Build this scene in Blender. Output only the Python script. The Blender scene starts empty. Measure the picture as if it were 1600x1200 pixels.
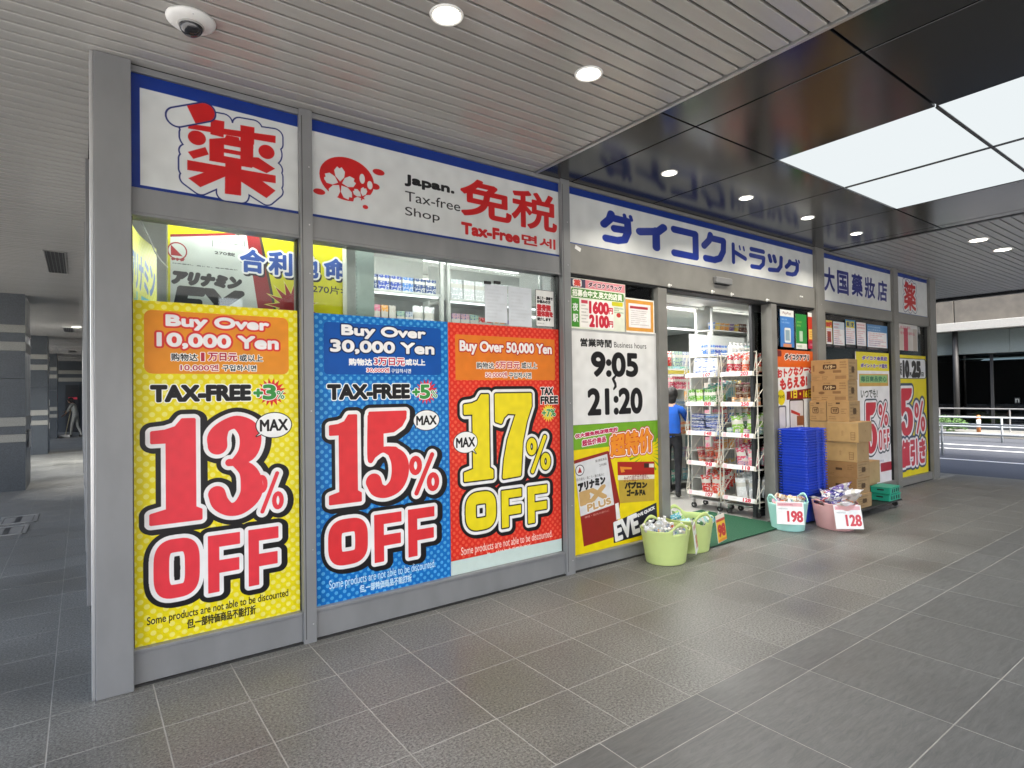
import bpy, bmesh, math, random
import numpy as np
from mathutils import Vector, Matrix
random.seed(7)
R = math.radians
PI = math.pi
sc = bpy.context.scene
COL = sc.collection

# ------------------------------------------------------------------ camera
FOC, YAW, PIT, ROL, EYE = 916.6, .63349, .014752, -.015126, 1.6
_f = Vector((math.sin(YAW)*math.cos(PIT), math.cos(YAW)*math.cos(PIT), math.sin(PIT)))
_r = Vector((math.cos(YAW), -math.sin(YAW), 0)); _u = _r.cross(_f)
_r2 = math.cos(ROL)*_r + math.sin(ROL)*_u; _u2 = _r2.cross(_f)
cd = bpy.data.cameras.new('camera'); cam = bpy.data.objects.new('camera', cd); COL.objects.link(cam)
cam.matrix_world = Matrix(((_r2.x, _u2.x, -_f.x, 0), (_r2.y, _u2.y, -_f.y, 0), (_r2.z, _u2.z, -_f.z, EYE), (0, 0, 0, 1)))
cd.sensor_width = 36; cd.lens = FOC/1600*36; cd.clip_start = .05; cd.clip_end = 900
sc.camera = cam

# ------------------------------------------------------------------ world, sun, exposure
SUN_EL, SUN_AZ = 48, 200      # azimuth measured from +Y towards +X
w = bpy.data.worlds.new('World'); sc.world = w; w.use_nodes = True
wn = w.node_tree; bg = wn.nodes['Background']
sk = wn.nodes.new('ShaderNodeTexSky'); sk.sky_type = 'NISHITA'; sk.sun_disc = False
sk.sun_elevation = R(SUN_EL); sk.sun_rotation = R(SUN_AZ); sk.dust_density = 3.0; sk.ozone_density = 1.0
wn.links.new(sk.outputs[0], bg.inputs[0]); bg.inputs[1].default_value = .14
sd = bpy.data.lights.new('sun', 'SUN'); so = bpy.data.objects.new('sun', sd); COL.objects.link(so)
sd.energy = 2.2; sd.angle = R(12); sd.color = (1, .95, .88)
_d = Vector((math.sin(R(SUN_AZ))*math.cos(R(SUN_EL)), math.cos(R(SUN_AZ))*math.cos(R(SUN_EL)), math.sin(R(SUN_EL))))
so.rotation_euler = _d.to_track_quat('Z', 'Y').to_euler()
sc.view_settings.view_transform = 'Standard'; sc.view_settings.look = 'None'
sc.view_settings.gamma = 1; sc.view_settings.use_curve_mapping = False
sc.view_settings.exposure = 2.62
sc.render.engine = 'CYCLES'
sc.cycles.use_denoising = True
sc.cycles.max_bounces = 8; sc.cycles.diffuse_bounces = 4; sc.cycles.glossy_bounces = 4
sc.cycles.transparent_max_bounces = 12; sc.cycles.caustics_reflective = False; sc.cycles.caustics_refractive = False
sc.cycles.sample_clamp_indirect = 6

D = 3.91      # the plane of the shop front
CEIL = 3.48

def at(px, py, Y=None, X=None, Z=None):
    """the point of the place seen at a pixel of the 1600 x 1200 photograph, on the plane Y, X or Z"""
    d = (px-800)*_r2 - (py-600)*_u2 + FOC*_f
    if Y is not None: t = Y/d.y
    elif X is not None: t = X/d.x
    else: t = (Z-EYE)/d.z
    return Vector((0, 0, EYE)) + d*t

# ------------------------------------------------------------------ helpers: objects
def tag(o, label=None, cat=None, group=None, kind=None):
    if label: o['label'] = label
    if cat: o['category'] = cat
    if group: o['group'] = group
    if kind: o['kind'] = kind
    return o
def empty(name, loc=(0, 0, 0), label=None, cat=None, group=None, kind=None, rz=0):
    o = bpy.data.objects.new(name, None); COL.objects.link(o); o.location = loc; o.rotation_euler = (0, 0, rz)
    o.empty_display_size = .1
    return tag(o, label, cat, group, kind)
def link(name, me, parent=None, loc=(0, 0, 0), rot=(0, 0, 0)):
    o = bpy.data.objects.new(name, me); COL.objects.link(o); o.location = loc; o.rotation_euler = rot
    if parent: o.parent = parent
    return o
class MB:
    """collects shapes and links them as one mesh"""
    def __init__(s): s.b = bmesh.new()
    def box(s, x0, x1, y0, y1, z0, z1, bev=0, mi=0):
        r = bmesh.ops.create_cube(s.b, size=1)
        m = Matrix.Translation(((x0+x1)/2, (y0+y1)/2, (z0+z1)/2)) @ Matrix.Diagonal((abs(x1-x0), abs(y1-y0), abs(z1-z0), 1))
        bmesh.ops.transform(s.b, matrix=m, verts=r['verts'])
        fs = set(f for v in r['verts'] for f in v.link_faces)
        for f in fs: f.material_index = mi
        if bev:
            es = list(set(e for v in r['verts'] for e in v.link_edges))
            q = bmesh.ops.bevel(s.b, geom=es, offset=bev, segments=2, affect='EDGES', profile=.5)
            for f in q['faces']: f.material_index = mi
        return s
    def tube(s, a, b, r, seg=8, r2=None, mi=0, caps=True):
        a, b = Vector(a), Vector(b); d = b-a
        q = bmesh.ops.create_cone(s.b, cap_ends=caps, segments=seg, radius1=r, radius2=r if r2 is None else r2, depth=d.length)
        m = Matrix.Translation((a+b)/2) @ d.to_track_quat('Z', 'Y').to_matrix().to_4x4()
        bmesh.ops.transform(s.b, matrix=m, verts=q['verts'])
        for f in set(f for v in q['verts'] for f in v.link_faces): f.material_index = mi; f.smooth = seg > 6 and len(f.verts) == 4
        return s
    def path(s, pts, r, seg=6, mi=0):
        for a, b in zip(pts[:-1], pts[1:]): s.tube(a, b, r, seg, mi=mi)
        return s
    def lathe(s, prof, cx=0, cy=0, seg=20, mi=0, sx=1, sy=1):
        rings = []
        for r, z in prof:
            rings.append([s.b.verts.new((cx+r*sx*math.cos(2*PI*k/seg), cy+r*sy*math.sin(2*PI*k/seg), z)) for k in range(seg)])
        for a, b in zip(rings[:-1], rings[1:]):
            for k in range(seg):
                f = s.b.faces.new((a[k], a[(k+1) % seg], b[(k+1) % seg], b[k])); f.smooth = True; f.material_index = mi
        for rg, rev in ((rings[0], True), (rings[-1], False)):
            f = s.b.faces.new(rg[::-1] if rev else rg); f.material_index = mi
        return s
    def ball(s, c, r, seg=10, sc=(1, 1, 1), mi=0):
        q = bmesh.ops.create_uvsphere(s.b, u_segments=seg, v_segments=max(5, seg//2+1), radius=r)
        bmesh.ops.transform(s.b, matrix=Matrix.Translation(c) @ Matrix.Diagonal((*sc, 1)), verts=q['verts'])
        for f in set(f for v in q['verts'] for f in v.link_faces): f.smooth = True; f.material_index = mi
        return s
    def quad(s, *p, mi=0):
        f = s.b.faces.new([s.b.verts.new(v) for v in p]); f.material_index = mi; return s
    def mesh(s, name, mats):
        me = bpy.data.meshes.new(name); s.b.to_mesh(me); s.b.free()
        for m in (mats if isinstance(mats, (list, tuple)) else [mats]): me.materials.append(m)
        return me
    def obj(s, name, mats, parent=None, loc=(0, 0, 0), rot=(0, 0, 0), **k):
        return tag(link(name, s.mesh(name, mats), parent, loc, rot), **k)

# ------------------------------------------------------------------ helpers: materials
def lin(c):
    return tuple(((v/255)/12.92 if v/255 <= .04045 else ((v/255+.055)/1.055)**2.4) for v in c)
def mat(name, col, rough=.6, metal=0, spec=.5, noise=0, nscale=20, bump=0, bscale=80, emis=None, estr=0, alpha=1, rand=0, stretch=None, detail=4, trans=0, sheen=0):
    m = bpy.data.materials.new(name); m.use_nodes = True; n = m.node_tree; p = n.nodes['Principled BSDF']
    p.inputs['Base Color'].default_value = (*col, 1); p.inputs['Roughness'].default_value = rough
    p.inputs['Metallic'].default_value = metal; p.inputs['Specular IOR Level'].default_value = spec
    if trans: p.inputs['Transmission Weight'].default_value = trans
    co = n.nodes.new('ShaderNodeTexCoord'); vec = co.outputs['Object']
    if stretch:
        mp = n.nodes.new('ShaderNodeMapping'); mp.inputs['Scale'].default_value = stretch; n.links.new(vec, mp.inputs[0]); vec = mp.outputs[0]
    last = None
    if noise or rand:
        hsv = n.nodes.new('ShaderNodeHueSaturation'); hsv.inputs['Color'].default_value = (*col, 1)
        add = n.nodes.new('ShaderNodeMath'); add.operation = 'ADD'; add.inputs[0].default_value = 1; add.inputs[1].default_value = 0
        if noise:
            t = n.nodes.new('ShaderNodeTexNoise'); t.inputs['Scale'].default_value = nscale; t.inputs['Detail'].default_value = detail
            n.links.new(vec, t.inputs['Vector'])
            mr = n.nodes.new('ShaderNodeMapRange'); mr.inputs[1].default_value = .3; mr.inputs[2].default_value = .7
            mr.inputs[3].default_value = 1-noise; mr.inputs[4].default_value = 1+noise
            n.links.new(t.outputs['Fac'], mr.inputs[0]); n.links.new(mr.outputs[0], add.inputs[0])
            rr = n.nodes.new('ShaderNodeMapRange'); rr.inputs[1].default_value = .3; rr.inputs[2].default_value = .7
            rr.inputs[3].default_value = max(0, rough*(1-noise)); rr.inputs[4].default_value = min(1, rough*(1+noise))
            n.links.new(t.outputs['Fac'], rr.inputs[0]); n.links.new(rr.outputs[0], p.inputs['Roughness'])
        if rand:
            oi = n.nodes.new('ShaderNodeObjectInfo'); m2 = n.nodes.new('ShaderNodeMapRange'); m2.inputs[3].default_value = -rand; m2.inputs[4].default_value = rand
            n.links.new(oi.outputs['Random'], m2.inputs[0]); n.links.new(m2.outputs[0], add.inputs[1])
        n.links.new(add.outputs[0], hsv.inputs['Value']); n.links.new(hsv.outputs[0], p.inputs['Base Color'])
    if bump:
        t = n.nodes.new('ShaderNodeTexNoise'); t.inputs['Scale'].default_value = bscale; t.inputs['Detail'].default_value = 6; n.links.new(vec, t.inputs['Vector'])
        b = n.nodes.new('ShaderNodeBump'); b.inputs['Strength'].default_value = bump; b.inputs['Distance'].default_value = .004
        n.links.new(t.outputs['Fac'], b.inputs['Height']); n.links.new(b.outputs[0], p.inputs['Normal'])
    if emis:
        p.inputs['Emission Color'].default_value = (*emis, 1); p.inputs['Emission Strength'].default_value = estr
    return m
def glass_mat(name, tint=(.93, .97, .96), refl=1.5, rough=0.02):
    m = bpy.data.materials.new(name); m.use_nodes = True; n = m.node_tree; n.nodes.clear()
    o = n.nodes.new('ShaderNodeOutputMaterial'); mx = n.nodes.new('ShaderNodeMixShader'); tr = n.nodes.new('ShaderNodeBsdfTransparent')
    gl = n.nodes.new('ShaderNodeBsdfGlossy'); fr = n.nodes.new('ShaderNodeFresnel'); fr.inputs['IOR'].default_value = refl
    tr.inputs[0].default_value = (*tint, 1); gl.inputs['Roughness'].default_value = rough
    n.links.new(fr.outputs[0], mx.inputs[0]); n.links.new(tr.outputs[0], mx.inputs[1]); n.links.new(gl.outputs[0], mx.inputs[2]); n.links.new(mx.outputs[0], o.inputs[0])
    return m
def emit_mat(name, col, s):
    m = bpy.data.materials.new(name); m.use_nodes = True; n = m.node_tree; n.nodes.clear()
    o = n.nodes.new('ShaderNodeOutputMaterial'); e = n.nodes.new('ShaderNodeEmission'); e.inputs[0].default_value = (*col, 1); e.inputs[1].default_value = s
    n.links.new(e.outputs[0], o.inputs[0]); return m
def stone_mat(name, c1, c2, scale, rough, contrast=.12, streak=None, big=.1, rand=.05, c3=None):
    """granite or slate: two grain colours mixed by fine noise, slow patches of wear, each tile a little different"""
    m = bpy.data.materials.new(name); m.use_nodes = True; n = m.node_tree; p = n.nodes['Principled BSDF']; L = n.links.new
    geo = n.nodes.new('ShaderNodeNewGeometry'); mp = n.nodes.new('ShaderNodeMapping'); L(geo.outputs['Position'], mp.inputs[0])
    oi = n.nodes.new('ShaderNodeObjectInfo')
    if streak:
        mp.inputs['Scale'].default_value = streak
        cmb = n.nodes.new('ShaderNodeCombineXYZ'); mu = n.nodes.new('ShaderNodeMath'); mu.operation = 'MULTIPLY'; mu.inputs[1].default_value = 6
        L(oi.outputs['Random'], mu.inputs[0]); L(mu.outputs[0], cmb.inputs[2]); L(cmb.outputs[0], mp.inputs['Rotation'])
    t = n.nodes.new('ShaderNodeTexNoise'); t.inputs['Scale'].default_value = scale; t.inputs['Detail'].default_value = 6; t.inputs['Roughness'].default_value = .8
    if streak: t.inputs['Distortion'].default_value = .6
    L(mp.outputs[0], t.inputs['Vector'])
    mr = n.nodes.new('ShaderNodeMapRange'); mr.inputs[1].default_value = .5-contrast; mr.inputs[2].default_value = .5+contrast; L(t.outputs['Fac'], mr.inputs[0])
    mx = n.nodes.new('ShaderNodeMix'); mx.data_type = 'RGBA'; mx.inputs[6].default_value = (*c1, 1); mx.inputs[7].default_value = (*c2, 1); L(mr.outputs[0], mx.inputs[0])
    t2 = n.nodes.new('ShaderNodeTexNoise'); t2.inputs['Scale'].default_value = 1.3; t2.inputs['Detail'].default_value = 6; L(geo.outputs['Position'], t2.inputs['Vector'])
    m2 = n.nodes.new('ShaderNodeMapRange'); m2.inputs[1].default_value = .3; m2.inputs[2].default_value = .7; m2.inputs[3].default_value = 1-big; m2.inputs[4].default_value = 1+big; L(t2.outputs['Fac'], m2.inputs[0])
    m3 = n.nodes.new('ShaderNodeMapRange'); m3.inputs[3].default_value = -rand; m3.inputs[4].default_value = rand; L(oi.outputs['Random'], m3.inputs[0])
    ad = n.nodes.new('ShaderNodeMath'); L(m2.outputs[0], ad.inputs[0]); L(m3.outputs[0], ad.inputs[1])
    # small dark spots: old chewing gum and scuffs
    vo = n.nodes.new('ShaderNodeTexVoronoi'); vo.inputs['Scale'].default_value = 2.6; L(geo.outputs['Position'], vo.inputs['Vector'])
    vr = n.nodes.new('ShaderNodeMapRange'); vr.inputs[1].default_value = .03; vr.inputs[2].default_value = .05; vr.inputs[3].default_value = .72; vr.inputs[4].default_value = 1; L(vo.outputs['Distance'], vr.inputs[0])
    ml = n.nodes.new('ShaderNodeMath'); ml.operation = 'MULTIPLY'; L(ad.outputs[0], ml.inputs[0]); L(vr.outputs[0], ml.inputs[1])
    hs = n.nodes.new('ShaderNodeHueSaturation'); L(mx.outputs[2], hs.inputs['Color']); L(ml.outputs[0], hs.inputs['Value']); L(hs.outputs[0], p.inputs['Base Color'])
    rr = n.nodes.new('ShaderNodeMapRange'); rr.inputs[1].default_value = .3; rr.inputs[2].default_value = .7; rr.inputs[3].default_value = rough*.8; rr.inputs[4].default_value = rough*1.25; L(t2.outputs['Fac'], rr.inputs[0]); L(rr.outputs[0], p.inputs['Roughness'])
    b = n.nodes.new('ShaderNodeBump'); b.inputs['Strength'].default_value = .10; b.inputs['Distance'].default_value = .001; L(t.outputs['Fac'], b.inputs['Height']); L(b.outputs[0], p.inputs['Normal'])
    return m

M = {}
M['beam'] = mat('pale_beam', (.34, .34, .32), .5, noise=.06)
M['steel'] = mat('brushed_grey_aluminium', (.225, .228, .232), .42, .15, noise=.09, nscale=2.2, detail=9, stretch=(2.5, 2.5, 1), bump=.03, bscale=300)
M['steel_d'] = mat('bronze_grey_metal', (.215, .21, .195), .45, .15, noise=.10, nscale=5, bump=.05, bscale=200)
M['steel_l'] = mat('pale_metal_edge', (.5, .5, .5), .3, .8)
M['dark'] = mat('dark_frame', (.035, .037, .04), .35, .3, noise=.1)
M['gasket'] = mat('black_rubber', (.015, .015, .015), .6, noise=.1)
M['glass'] = glass_mat('window_glass')
M['glassd'] = glass_mat('dark_glass', (.28, .33, .36), 1.7)
M['white'] = mat('white_paint', (.78, .78, .76), .5, noise=.04)
M['slat'] = mat('ceiling_slat_paint', (.37, .36, .338), .20, .0, spec=.8, noise=.05, nscale=3, rand=.03, stretch=(.3, 6, 6))
M['slatgap'] = mat('ceiling_void', (.03, .028, .025), .8, noise=.2)
M['blackpanel'] = mat('black_gloss_panel', (.010, .011, .013), .17, 0, spec=.75, noise=.1, nscale=3, bump=.02, bscale=3)
M['panellight'] = emit_mat('luminous_panel', (.92, .98, 1.0), .150)
M['lampwarm'] = emit_mat('lit_lamp', (1.0, .95, .82), 1.6)
M['lampcool'] = emit_mat('lit_tube', (1.0, .99, .95), .5)
M['led'] = emit_mat('led_strip', (.95, 1, 1), .4)
M['granite'] = stone_mat('granite', lin((48, 48, 46)), lin((139, 139, 135)), 80, .40, .13, big=.22, rand=.04)
M['slate'] = stone_mat('slate', lin((72, 74, 74)), lin((110, 111, 110)), 6, .45, .26, streak=(1, 7, 1), big=.08, rand=.07)
M['grout'] = mat('pale_grout', (.34, .335, .31), .8, noise=.2, nscale=8)
M['graniteblue'] = stone_mat('dark_blue_granite', lin((46, 51, 56)), lin((72, 78, 84)), 60, .35, .15, big=.08, rand=.03)
M['stoneband'] = stone_mat('grey_stone_band', lin((108, 108, 104)), lin((140, 140, 134)), 60, .5, .15, big=.08)
M['bounce'] = mat('pale_bounce_paving', (.48, .47, .44), .8, noise=.1, nscale=2)
M['asphalt'] = mat('asphalt', (.060, .066, .078), .75, noise=.2, nscale=60, bump=.4, bscale=200)
M['fascia'] = mat('pale_fascia', (.17, .20, .19), .5, noise=.05)
M['fencewhite'] = mat('galvanised_rail', (.34, .37, .40), .4, noise=.05)
M['concrete'] = mat('concrete', (.10, .092, .078), .8, noise=.2, nscale=4, bump=.3)
M['wallpale'] = mat('pale_green_board', (.55, .66, .62), .5, noise=.03)
M['wallteal'] = mat('teal_grey_wall', (.20, .27, .28), .6, noise=.04)
M['wallin'] = mat('interior_white_wall', (.55, .57, .55), .6, noise=.04)
M['floorin'] = mat('interior_floor', (.42, .41, .39), .3, noise=.08, nscale=3)
M['mat'] = mat('green_mat', (.006, .072, .032), .95, noise=.25, nscale=120, bump=.8, bscale=500)
M['shelf'] = mat('shelf_enamel', (.50, .51, .49), .4, noise=.04)
M['wire'] = mat('cream_wire', (.66, .63, .55), .35, .2, noise=.06)
M['chrome'] = mat('chrome', (.6, .6, .6), .2, 1)
M['rubber'] = mat('black_caster', (.02, .02, .02), .5, noise=.1)
M['skin'] = mat('skin', (.50, .30, .21), .5, noise=.05)
M['hair'] = mat('black_hair', (.010, .009, .009), .5, noise=.2, nscale=60, stretch=(1, 1, .1), bump=.5, bscale=150)
M['blueshirt'] = mat('blue_shirt_cloth', (.010, .10, .50), .8, noise=.1, bump=.4, bscale=30)
M['navy'] = mat('black_apron_cloth', (.012, .013, .018), .85, noise=.15, bump=.3, bscale=30)
M['uniform'] = mat('grey_uniform_cloth', (.24, .25, .235), .85, noise=.1, bump=.3, bscale=30)
M['green_tub'] = mat('lime_plastic', (.55, .66, .24), .38, noise=.03, nscale=8)
M['aqua_tub'] = mat('aqua_plastic', (.38, .70, .64), .38, noise=.03, nscale=8)
M['pink_tub'] = mat('pink_plastic', (.70, .38, .38), .38, noise=.03, nscale=8)
M['bluebasket'] = mat('blue_basket_plastic', (.016, .06, .56), .32, noise=.04, rand=.10)
M['crate'] = mat('green_crate_plastic', (.02, .34, .22), .4, noise=.05)
M['leaf'] = mat('bush_leaf', (.06, .13, .03), .7, noise=.5, nscale=9)
M['orange'] = mat('orange_plastic', (.35, .12, .03), .5, noise=.1)

# ------------------------------------------------------------------ printing: lettering and flat art are drawn here, in code, for the posters and signs
_fc = bpy.data.curves.new('lettering_source', 'FONT'); _fo = bpy.data.objects.new('lettering_source', _fc); COL.objects.link(_fo)
_gc = {}
def glyphs(s):
    if s in _gc: return _gc[s]
    _fc.body = s; dg = bpy.context.evaluated_depsgraph_get(); dg.update(); ev = _fo.evaluated_get(dg); me = ev.to_mesh()
    nv, nl, npn = len(me.vertices), len(me.loops), len(me.polygons)
    co = np.empty(nv*3, np.float64); me.vertices.foreach_get('co', co); co = co.reshape(-1, 3)[:, :2]
    vi = np.empty(nl, np.int32); me.loops.foreach_get('vertex_index', vi)
    ls = np.empty(npn, np.int32); me.polygons.foreach_get('loop_start', ls); lt = np.empty(npn, np.int32); me.polygons.foreach_get('loop_total', lt)
    nx = np.arange(nl)+1; nx[ls+lt-1] = ls
    a = co[vi]; b = co[vi[nx]]; e = np.concatenate([a, b], 1); ev.to_mesh_clear()
    mn = co.min(0); mxx = co.max(0)
    e[:, [0, 2]] = (e[:, [0, 2]]-mn[0])/(mxx[0]-mn[0]); e[:, [1, 3]] = (e[:, [1, 3]]-mn[1])/(mxx[1]-mn[1])
    _gc[s] = e; return e

class Cv:
    """a sheet of print: x to the right and z up, in metres on the sheet's own plane"""
    def __init__(s, x0, x1, z0, z1, ppm, bgc):
        s.x0, s.x1, s.z0, s.z1, s.k = x0, x1, z0, z1, ppm
        s.W = max(4, int(round((x1-x0)*ppm))); s.H = max(4, int(round((z1-z0)*ppm)))
        s.a = np.empty((s.H, s.W, 3), np.float32); s.a[:] = np.array(bgc)/255.; s.plane = None
    def P(s, px, py):
        v = at(px, py, Y=s.plane if s.plane else D); return (v.x, v.z)
    def tp(s, x, z): return ((np.asarray(x)-s.x0)*s.k, (s.z1-np.asarray(z))*s.k)
    def edges(s, e, ss=3):
        """coverage of closed outlines given as edges in sheet pixels"""
        H, W = s.H*ss, s.W*ss; acc = np.zeros((H, W+1), np.int16)
        x0, y0, x1, y1 = (e*ss).T; sg = np.where(y1 > y0, 1, -1); sw = y0 > y1
        xa = np.where(sw, x1, x0); ya = np.where(sw, y1, y0); xb = np.where(sw, x0, x1); yb = np.where(sw, y0, y1)
        ra = np.clip(np.ceil(ya-.5), 0, H).astype(int); rb = np.clip(np.ceil(yb-.5), 0, H).astype(int); n = rb-ra; k = n > 0
        xa, ya, xb, yb, ra, n, sg = (v[k] for v in (xa, ya, xb, yb, ra, n, sg))
        if len(n) == 0: return np.zeros((s.H, s.W), np.float32)
        idx = np.repeat(np.arange(len(n)), n); row = np.arange(n.sum())-np.repeat(np.cumsum(n)-n, n)+ra[idx]
        xc = xa[idx]+(row+.5-ya[idx])*(xb-xa)[idx]/(yb-ya)[idx]; c = np.clip(np.ceil(xc-.5), 0, W).astype(int)
        np.add.at(acc, (row, c), sg[idx]); m = (np.cumsum(acc, 1)[:, :W] != 0)
        return m.reshape(s.H, ss, s.W, ss).mean((1, 3), dtype=np.float32)
    def poly(s, pts):
        p = np.array([s.tp(*q) for q in pts], float); return s.edges(np.concatenate([p, np.roll(p, -1, 0)], 1))
    def polyp(s, pts): return s.poly([s.P(*q) for q in pts])
    def rect(s, x0, z0, x1, z1, r=0):
        r = min(r, (x1-x0)/2, (z1-z0)/2)
        if r <= 0: return s.poly([(x0, z0), (x1, z0), (x1, z1), (x0, z1)])
        p = []
        for cx, cz, a in ((x1-r, z0+r, -90), (x1-r, z1-r, 0), (x0+r, z1-r, 90), (x0+r, z0+r, 180)):
            p += [(cx+r*math.cos(R(a+t)), cz+r*math.sin(R(a+t))) for t in range(0, 91, 15)]
        return s.poly(p)
    def rectp(s, a, b, r=0):
        p, q = s.P(*a), s.P(*b); return s.rect(min(p[0], q[0]), min(p[1], q[1]), max(p[0], q[0]), max(p[1], q[1]), r)
    def ell(s, cx, cz, rx, rz, n=40): return s.poly([(cx+rx*math.cos(2*PI*t/n), cz+rz*math.sin(2*PI*t/n)) for t in range(n)])
    def ellp(s, a, b):
        p, q = s.P(*a), s.P(*b); return s.ell((p[0]+q[0])/2, (p[1]+q[1])/2, abs(q[0]-p[0])/2, abs(q[1]-p[1])/2)
    def text(s, t, x0, z0, x1, z1, slope=0, shear=0):
        e = glyphs(t).copy()
        for i in (0, 2):
            u, v = e[:, i].copy(), e[:, i+1].copy(); X = x0+(x1-x0)*u+shear*(v-.5)*(z1-z0); Z = z0+(z1-z0)*v+slope*(X-(x0+x1)/2)
            e[:, i], e[:, i+1] = s.tp(X, Z)
        return s.edges(e)
    def textp(s, t, a, b, **k):
        p, q = s.P(*a), s.P(*b); return s.text(t, min(p[0], q[0]), min(p[1], q[1]), max(p[0], q[0]), max(p[1], q[1]), **k)
    def quad(s, t, TL, TR, BR, BL):
        e = glyphs(t).copy(); c4 = [np.array(s.P(*q)) for q in (TL, TR, BR, BL)]
        for i in (0, 2):
            u, v = e[:, i].copy()[:, None], e[:, i+1].copy()[:, None]; p = (c4[3]*(1-u)+c4[2]*u)*(1-v)+(c4[0]*(1-u)+c4[1]*u)*v
            e[:, i], e[:, i+1] = s.tp(p[:, 0], p[:, 1])
        return s.edges(e)
    def strokes(s, lst, xs=1):
        """lst of polylines [(x, z, r) ...] in metres, drawn as thick rounded strokes; returns coverage"""
        m = np.full((s.H, s.W), 1e9, np.float32)
        for pl in lst:
            q = [(*[float(v) for v in s.tp(p[0], p[1])], p[2]*s.k) for p in pl]; q = [(a/xs, b_, r_) for a, b_, r_ in q]
            if len(q) == 1: q = q*2
            for (ax, ay, ar), (bx, by, br) in zip(q[:-1], q[1:]):
                rm = max(ar, br)+2; i0 = max(0, int(min(ay, by)-rm)); i1 = min(s.H, int(max(ay, by)+rm)+1); j0 = max(0, int((min(ax, bx)-rm)*xs)); j1 = min(s.W, int((max(ax, bx)+rm)*xs)+1)
                if i1 <= i0 or j1 <= j0: continue
                Y, X = np.mgrid[i0:i1, j0:j1].astype(np.float32)+.5; X = X/xs; dx, dy = bx-ax, by-ay; L2 = dx*dx+dy*dy+1e-9
                t = np.clip(((X-ax)*dx+(Y-ay)*dy)/L2, 0, 1); d = np.hypot(X-ax-t*dx, Y-ay-t*dy)-(ar+(br-ar)*t)
                m[i0:i1, j0:j1] = np.minimum(m[i0:i1, j0:j1], d)
        return np.clip(.5-m, 0, 1)
    def grow(s, m, r):
        """m widened by r metres with round corners"""
        r = r*s.k; ys, xs = np.nonzero(m > .02)
        if len(ys) == 0: return m
        n = int(r)+2; i0, i1 = max(0, ys.min()-n), min(s.H, ys.max()+n+1); j0, j1 = max(0, xs.min()-n), min(s.W, xs.max()+n+1)
        a = m[i0:i1, j0:j1]; h, w_ = a.shape
        cd_ = np.where(a >= .5, 0, n+1).astype(np.float32) + np.where(a >= .5, -(a-.5), 0)
        cd_ = np.where((a > .02) & (a < .5), .5-a, cd_); base = cd_.copy()
        for k in range(1, n+1):
            if k < h: cd_[k:] = np.minimum(cd_[k:], base[:-k]+k); cd_[:-k] = np.minimum(cd_[:-k], base[k:]+k)
        d2 = np.sign(cd_)*cd_*cd_; o = d2.copy()
        for k in range(1, n+1):
            if k < w_: o[:, k:] = np.minimum(o[:, k:], d2[:, :-k]+k*k); o[:, :-k] = np.minimum(o[:, :-k], d2[:, k:]+k*k)
        out = m.copy(); out[i0:i1, j0:j1] = np.maximum(a, np.clip(r+.5-np.sqrt(np.maximum(o, 0)), 0, 1)); return out
    def paint(s, m, c, op=1):
        m = (m*op)[:, :, None]; s.a = s.a*(1-m)+(np.array(c, np.float32)/255)*m; return s
    def t(s, txt, a, b, c, bold=0, out=0, oc=(255, 255, 255), **k):
        m = s.textp(txt, a, b, **k)
        if bold: m = s.grow(m, bold)
        if out: s.paint(s.grow(m, out), oc)
        s.paint(m, c); return s
    def dots(s, pitch, r, c, op=.6):
        Y, X = np.mgrid[0:s.H, 0:s.W]/s.k; p = pitch; u = X/p; v = Y/p
        f = lambda u, v: np.hypot(u-np.round(u), v-np.round(v))*p
        d = np.minimum(f(u, v), f(u+.5, v+.5)); s.paint(np.clip((r-d)*s.k+.5, 0, 1).astype(np.float32), c, op)
    def greek(s, x0, z0, x1, z1, rows, c, seed=0, fill=.55, chars=26, op=.8):
        """lines of print too small to read in the photograph"""
        rg = random.Random(seed); h = (z1-z0)/rows
        pool = '商品価格安心毎日特別会員限定店舗薬品食料'
        for i in range(rows):
            zt = z1-i*h-h*(1-fill)/2; n = rg.randint(chars//2, chars); tx = ''.join(rg.choice(pool) for _ in range(n)); xe = x0+(x1-x0)*n/chars
            s.paint(s.text(tx, x0, zt-h*fill, xe, zt), c, op)
    def wear(s, amt=.03, seed=1):
        rg = np.random.RandomState(seed); n = rg.rand(s.H//24+2, s.W//24+2); yi = np.arange(s.H)/24; xi = np.arange(s.W)/24
        y0 = yi.astype(int); x0 = xi.astype(int); fy = (yi-y0)[:, None]; fx = (xi-x0)[None]
        g = n[y0][:, x0]*(1-fy)*(1-fx)+n[y0+1][:, x0]*fy*(1-fx)+n[y0][:, x0+1]*(1-fy)*fx+n[y0+1][:, x0+1]*fy*fx
        s.a *= (1+(g-.5)*2*amt)[:, :, None].astype(np.float32)
    def material(s, name, rough=.35, emis=0, spec=.3):
        im = bpy.data.images.new(name+'_print', s.W, s.H); s.wear()
        px = np.ones((s.H, s.W, 4), np.float32); px[:, :, :3] = np.clip(s.a[::-1], 0, 1); im.pixels.foreach_set(px.ravel()); im.update(); im.pack()
        m = bpy.data.materials.new(name); m.use_nodes = True; n = m.node_tree; p = n.nodes['Principled BSDF']; t = n.nodes.new('ShaderNodeTexImage'); t.image = im; t.extension = 'EXTEND'
        mu = n.nodes.new('ShaderNodeMix'); mu.data_type = 'RGBA'; mu.blend_type = 'MULTIPLY'; mu.inputs[0].default_value = 1; mu.inputs[7].default_value = (.86, .86, .86, 1)
        n.links.new(t.outputs[0], mu.inputs[6]); n.links.new(mu.outputs[2], p.inputs['Base Color']); p.inputs['Roughness'].default_value = rough; p.inputs['Specular IOR Level'].default_value = spec
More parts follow.
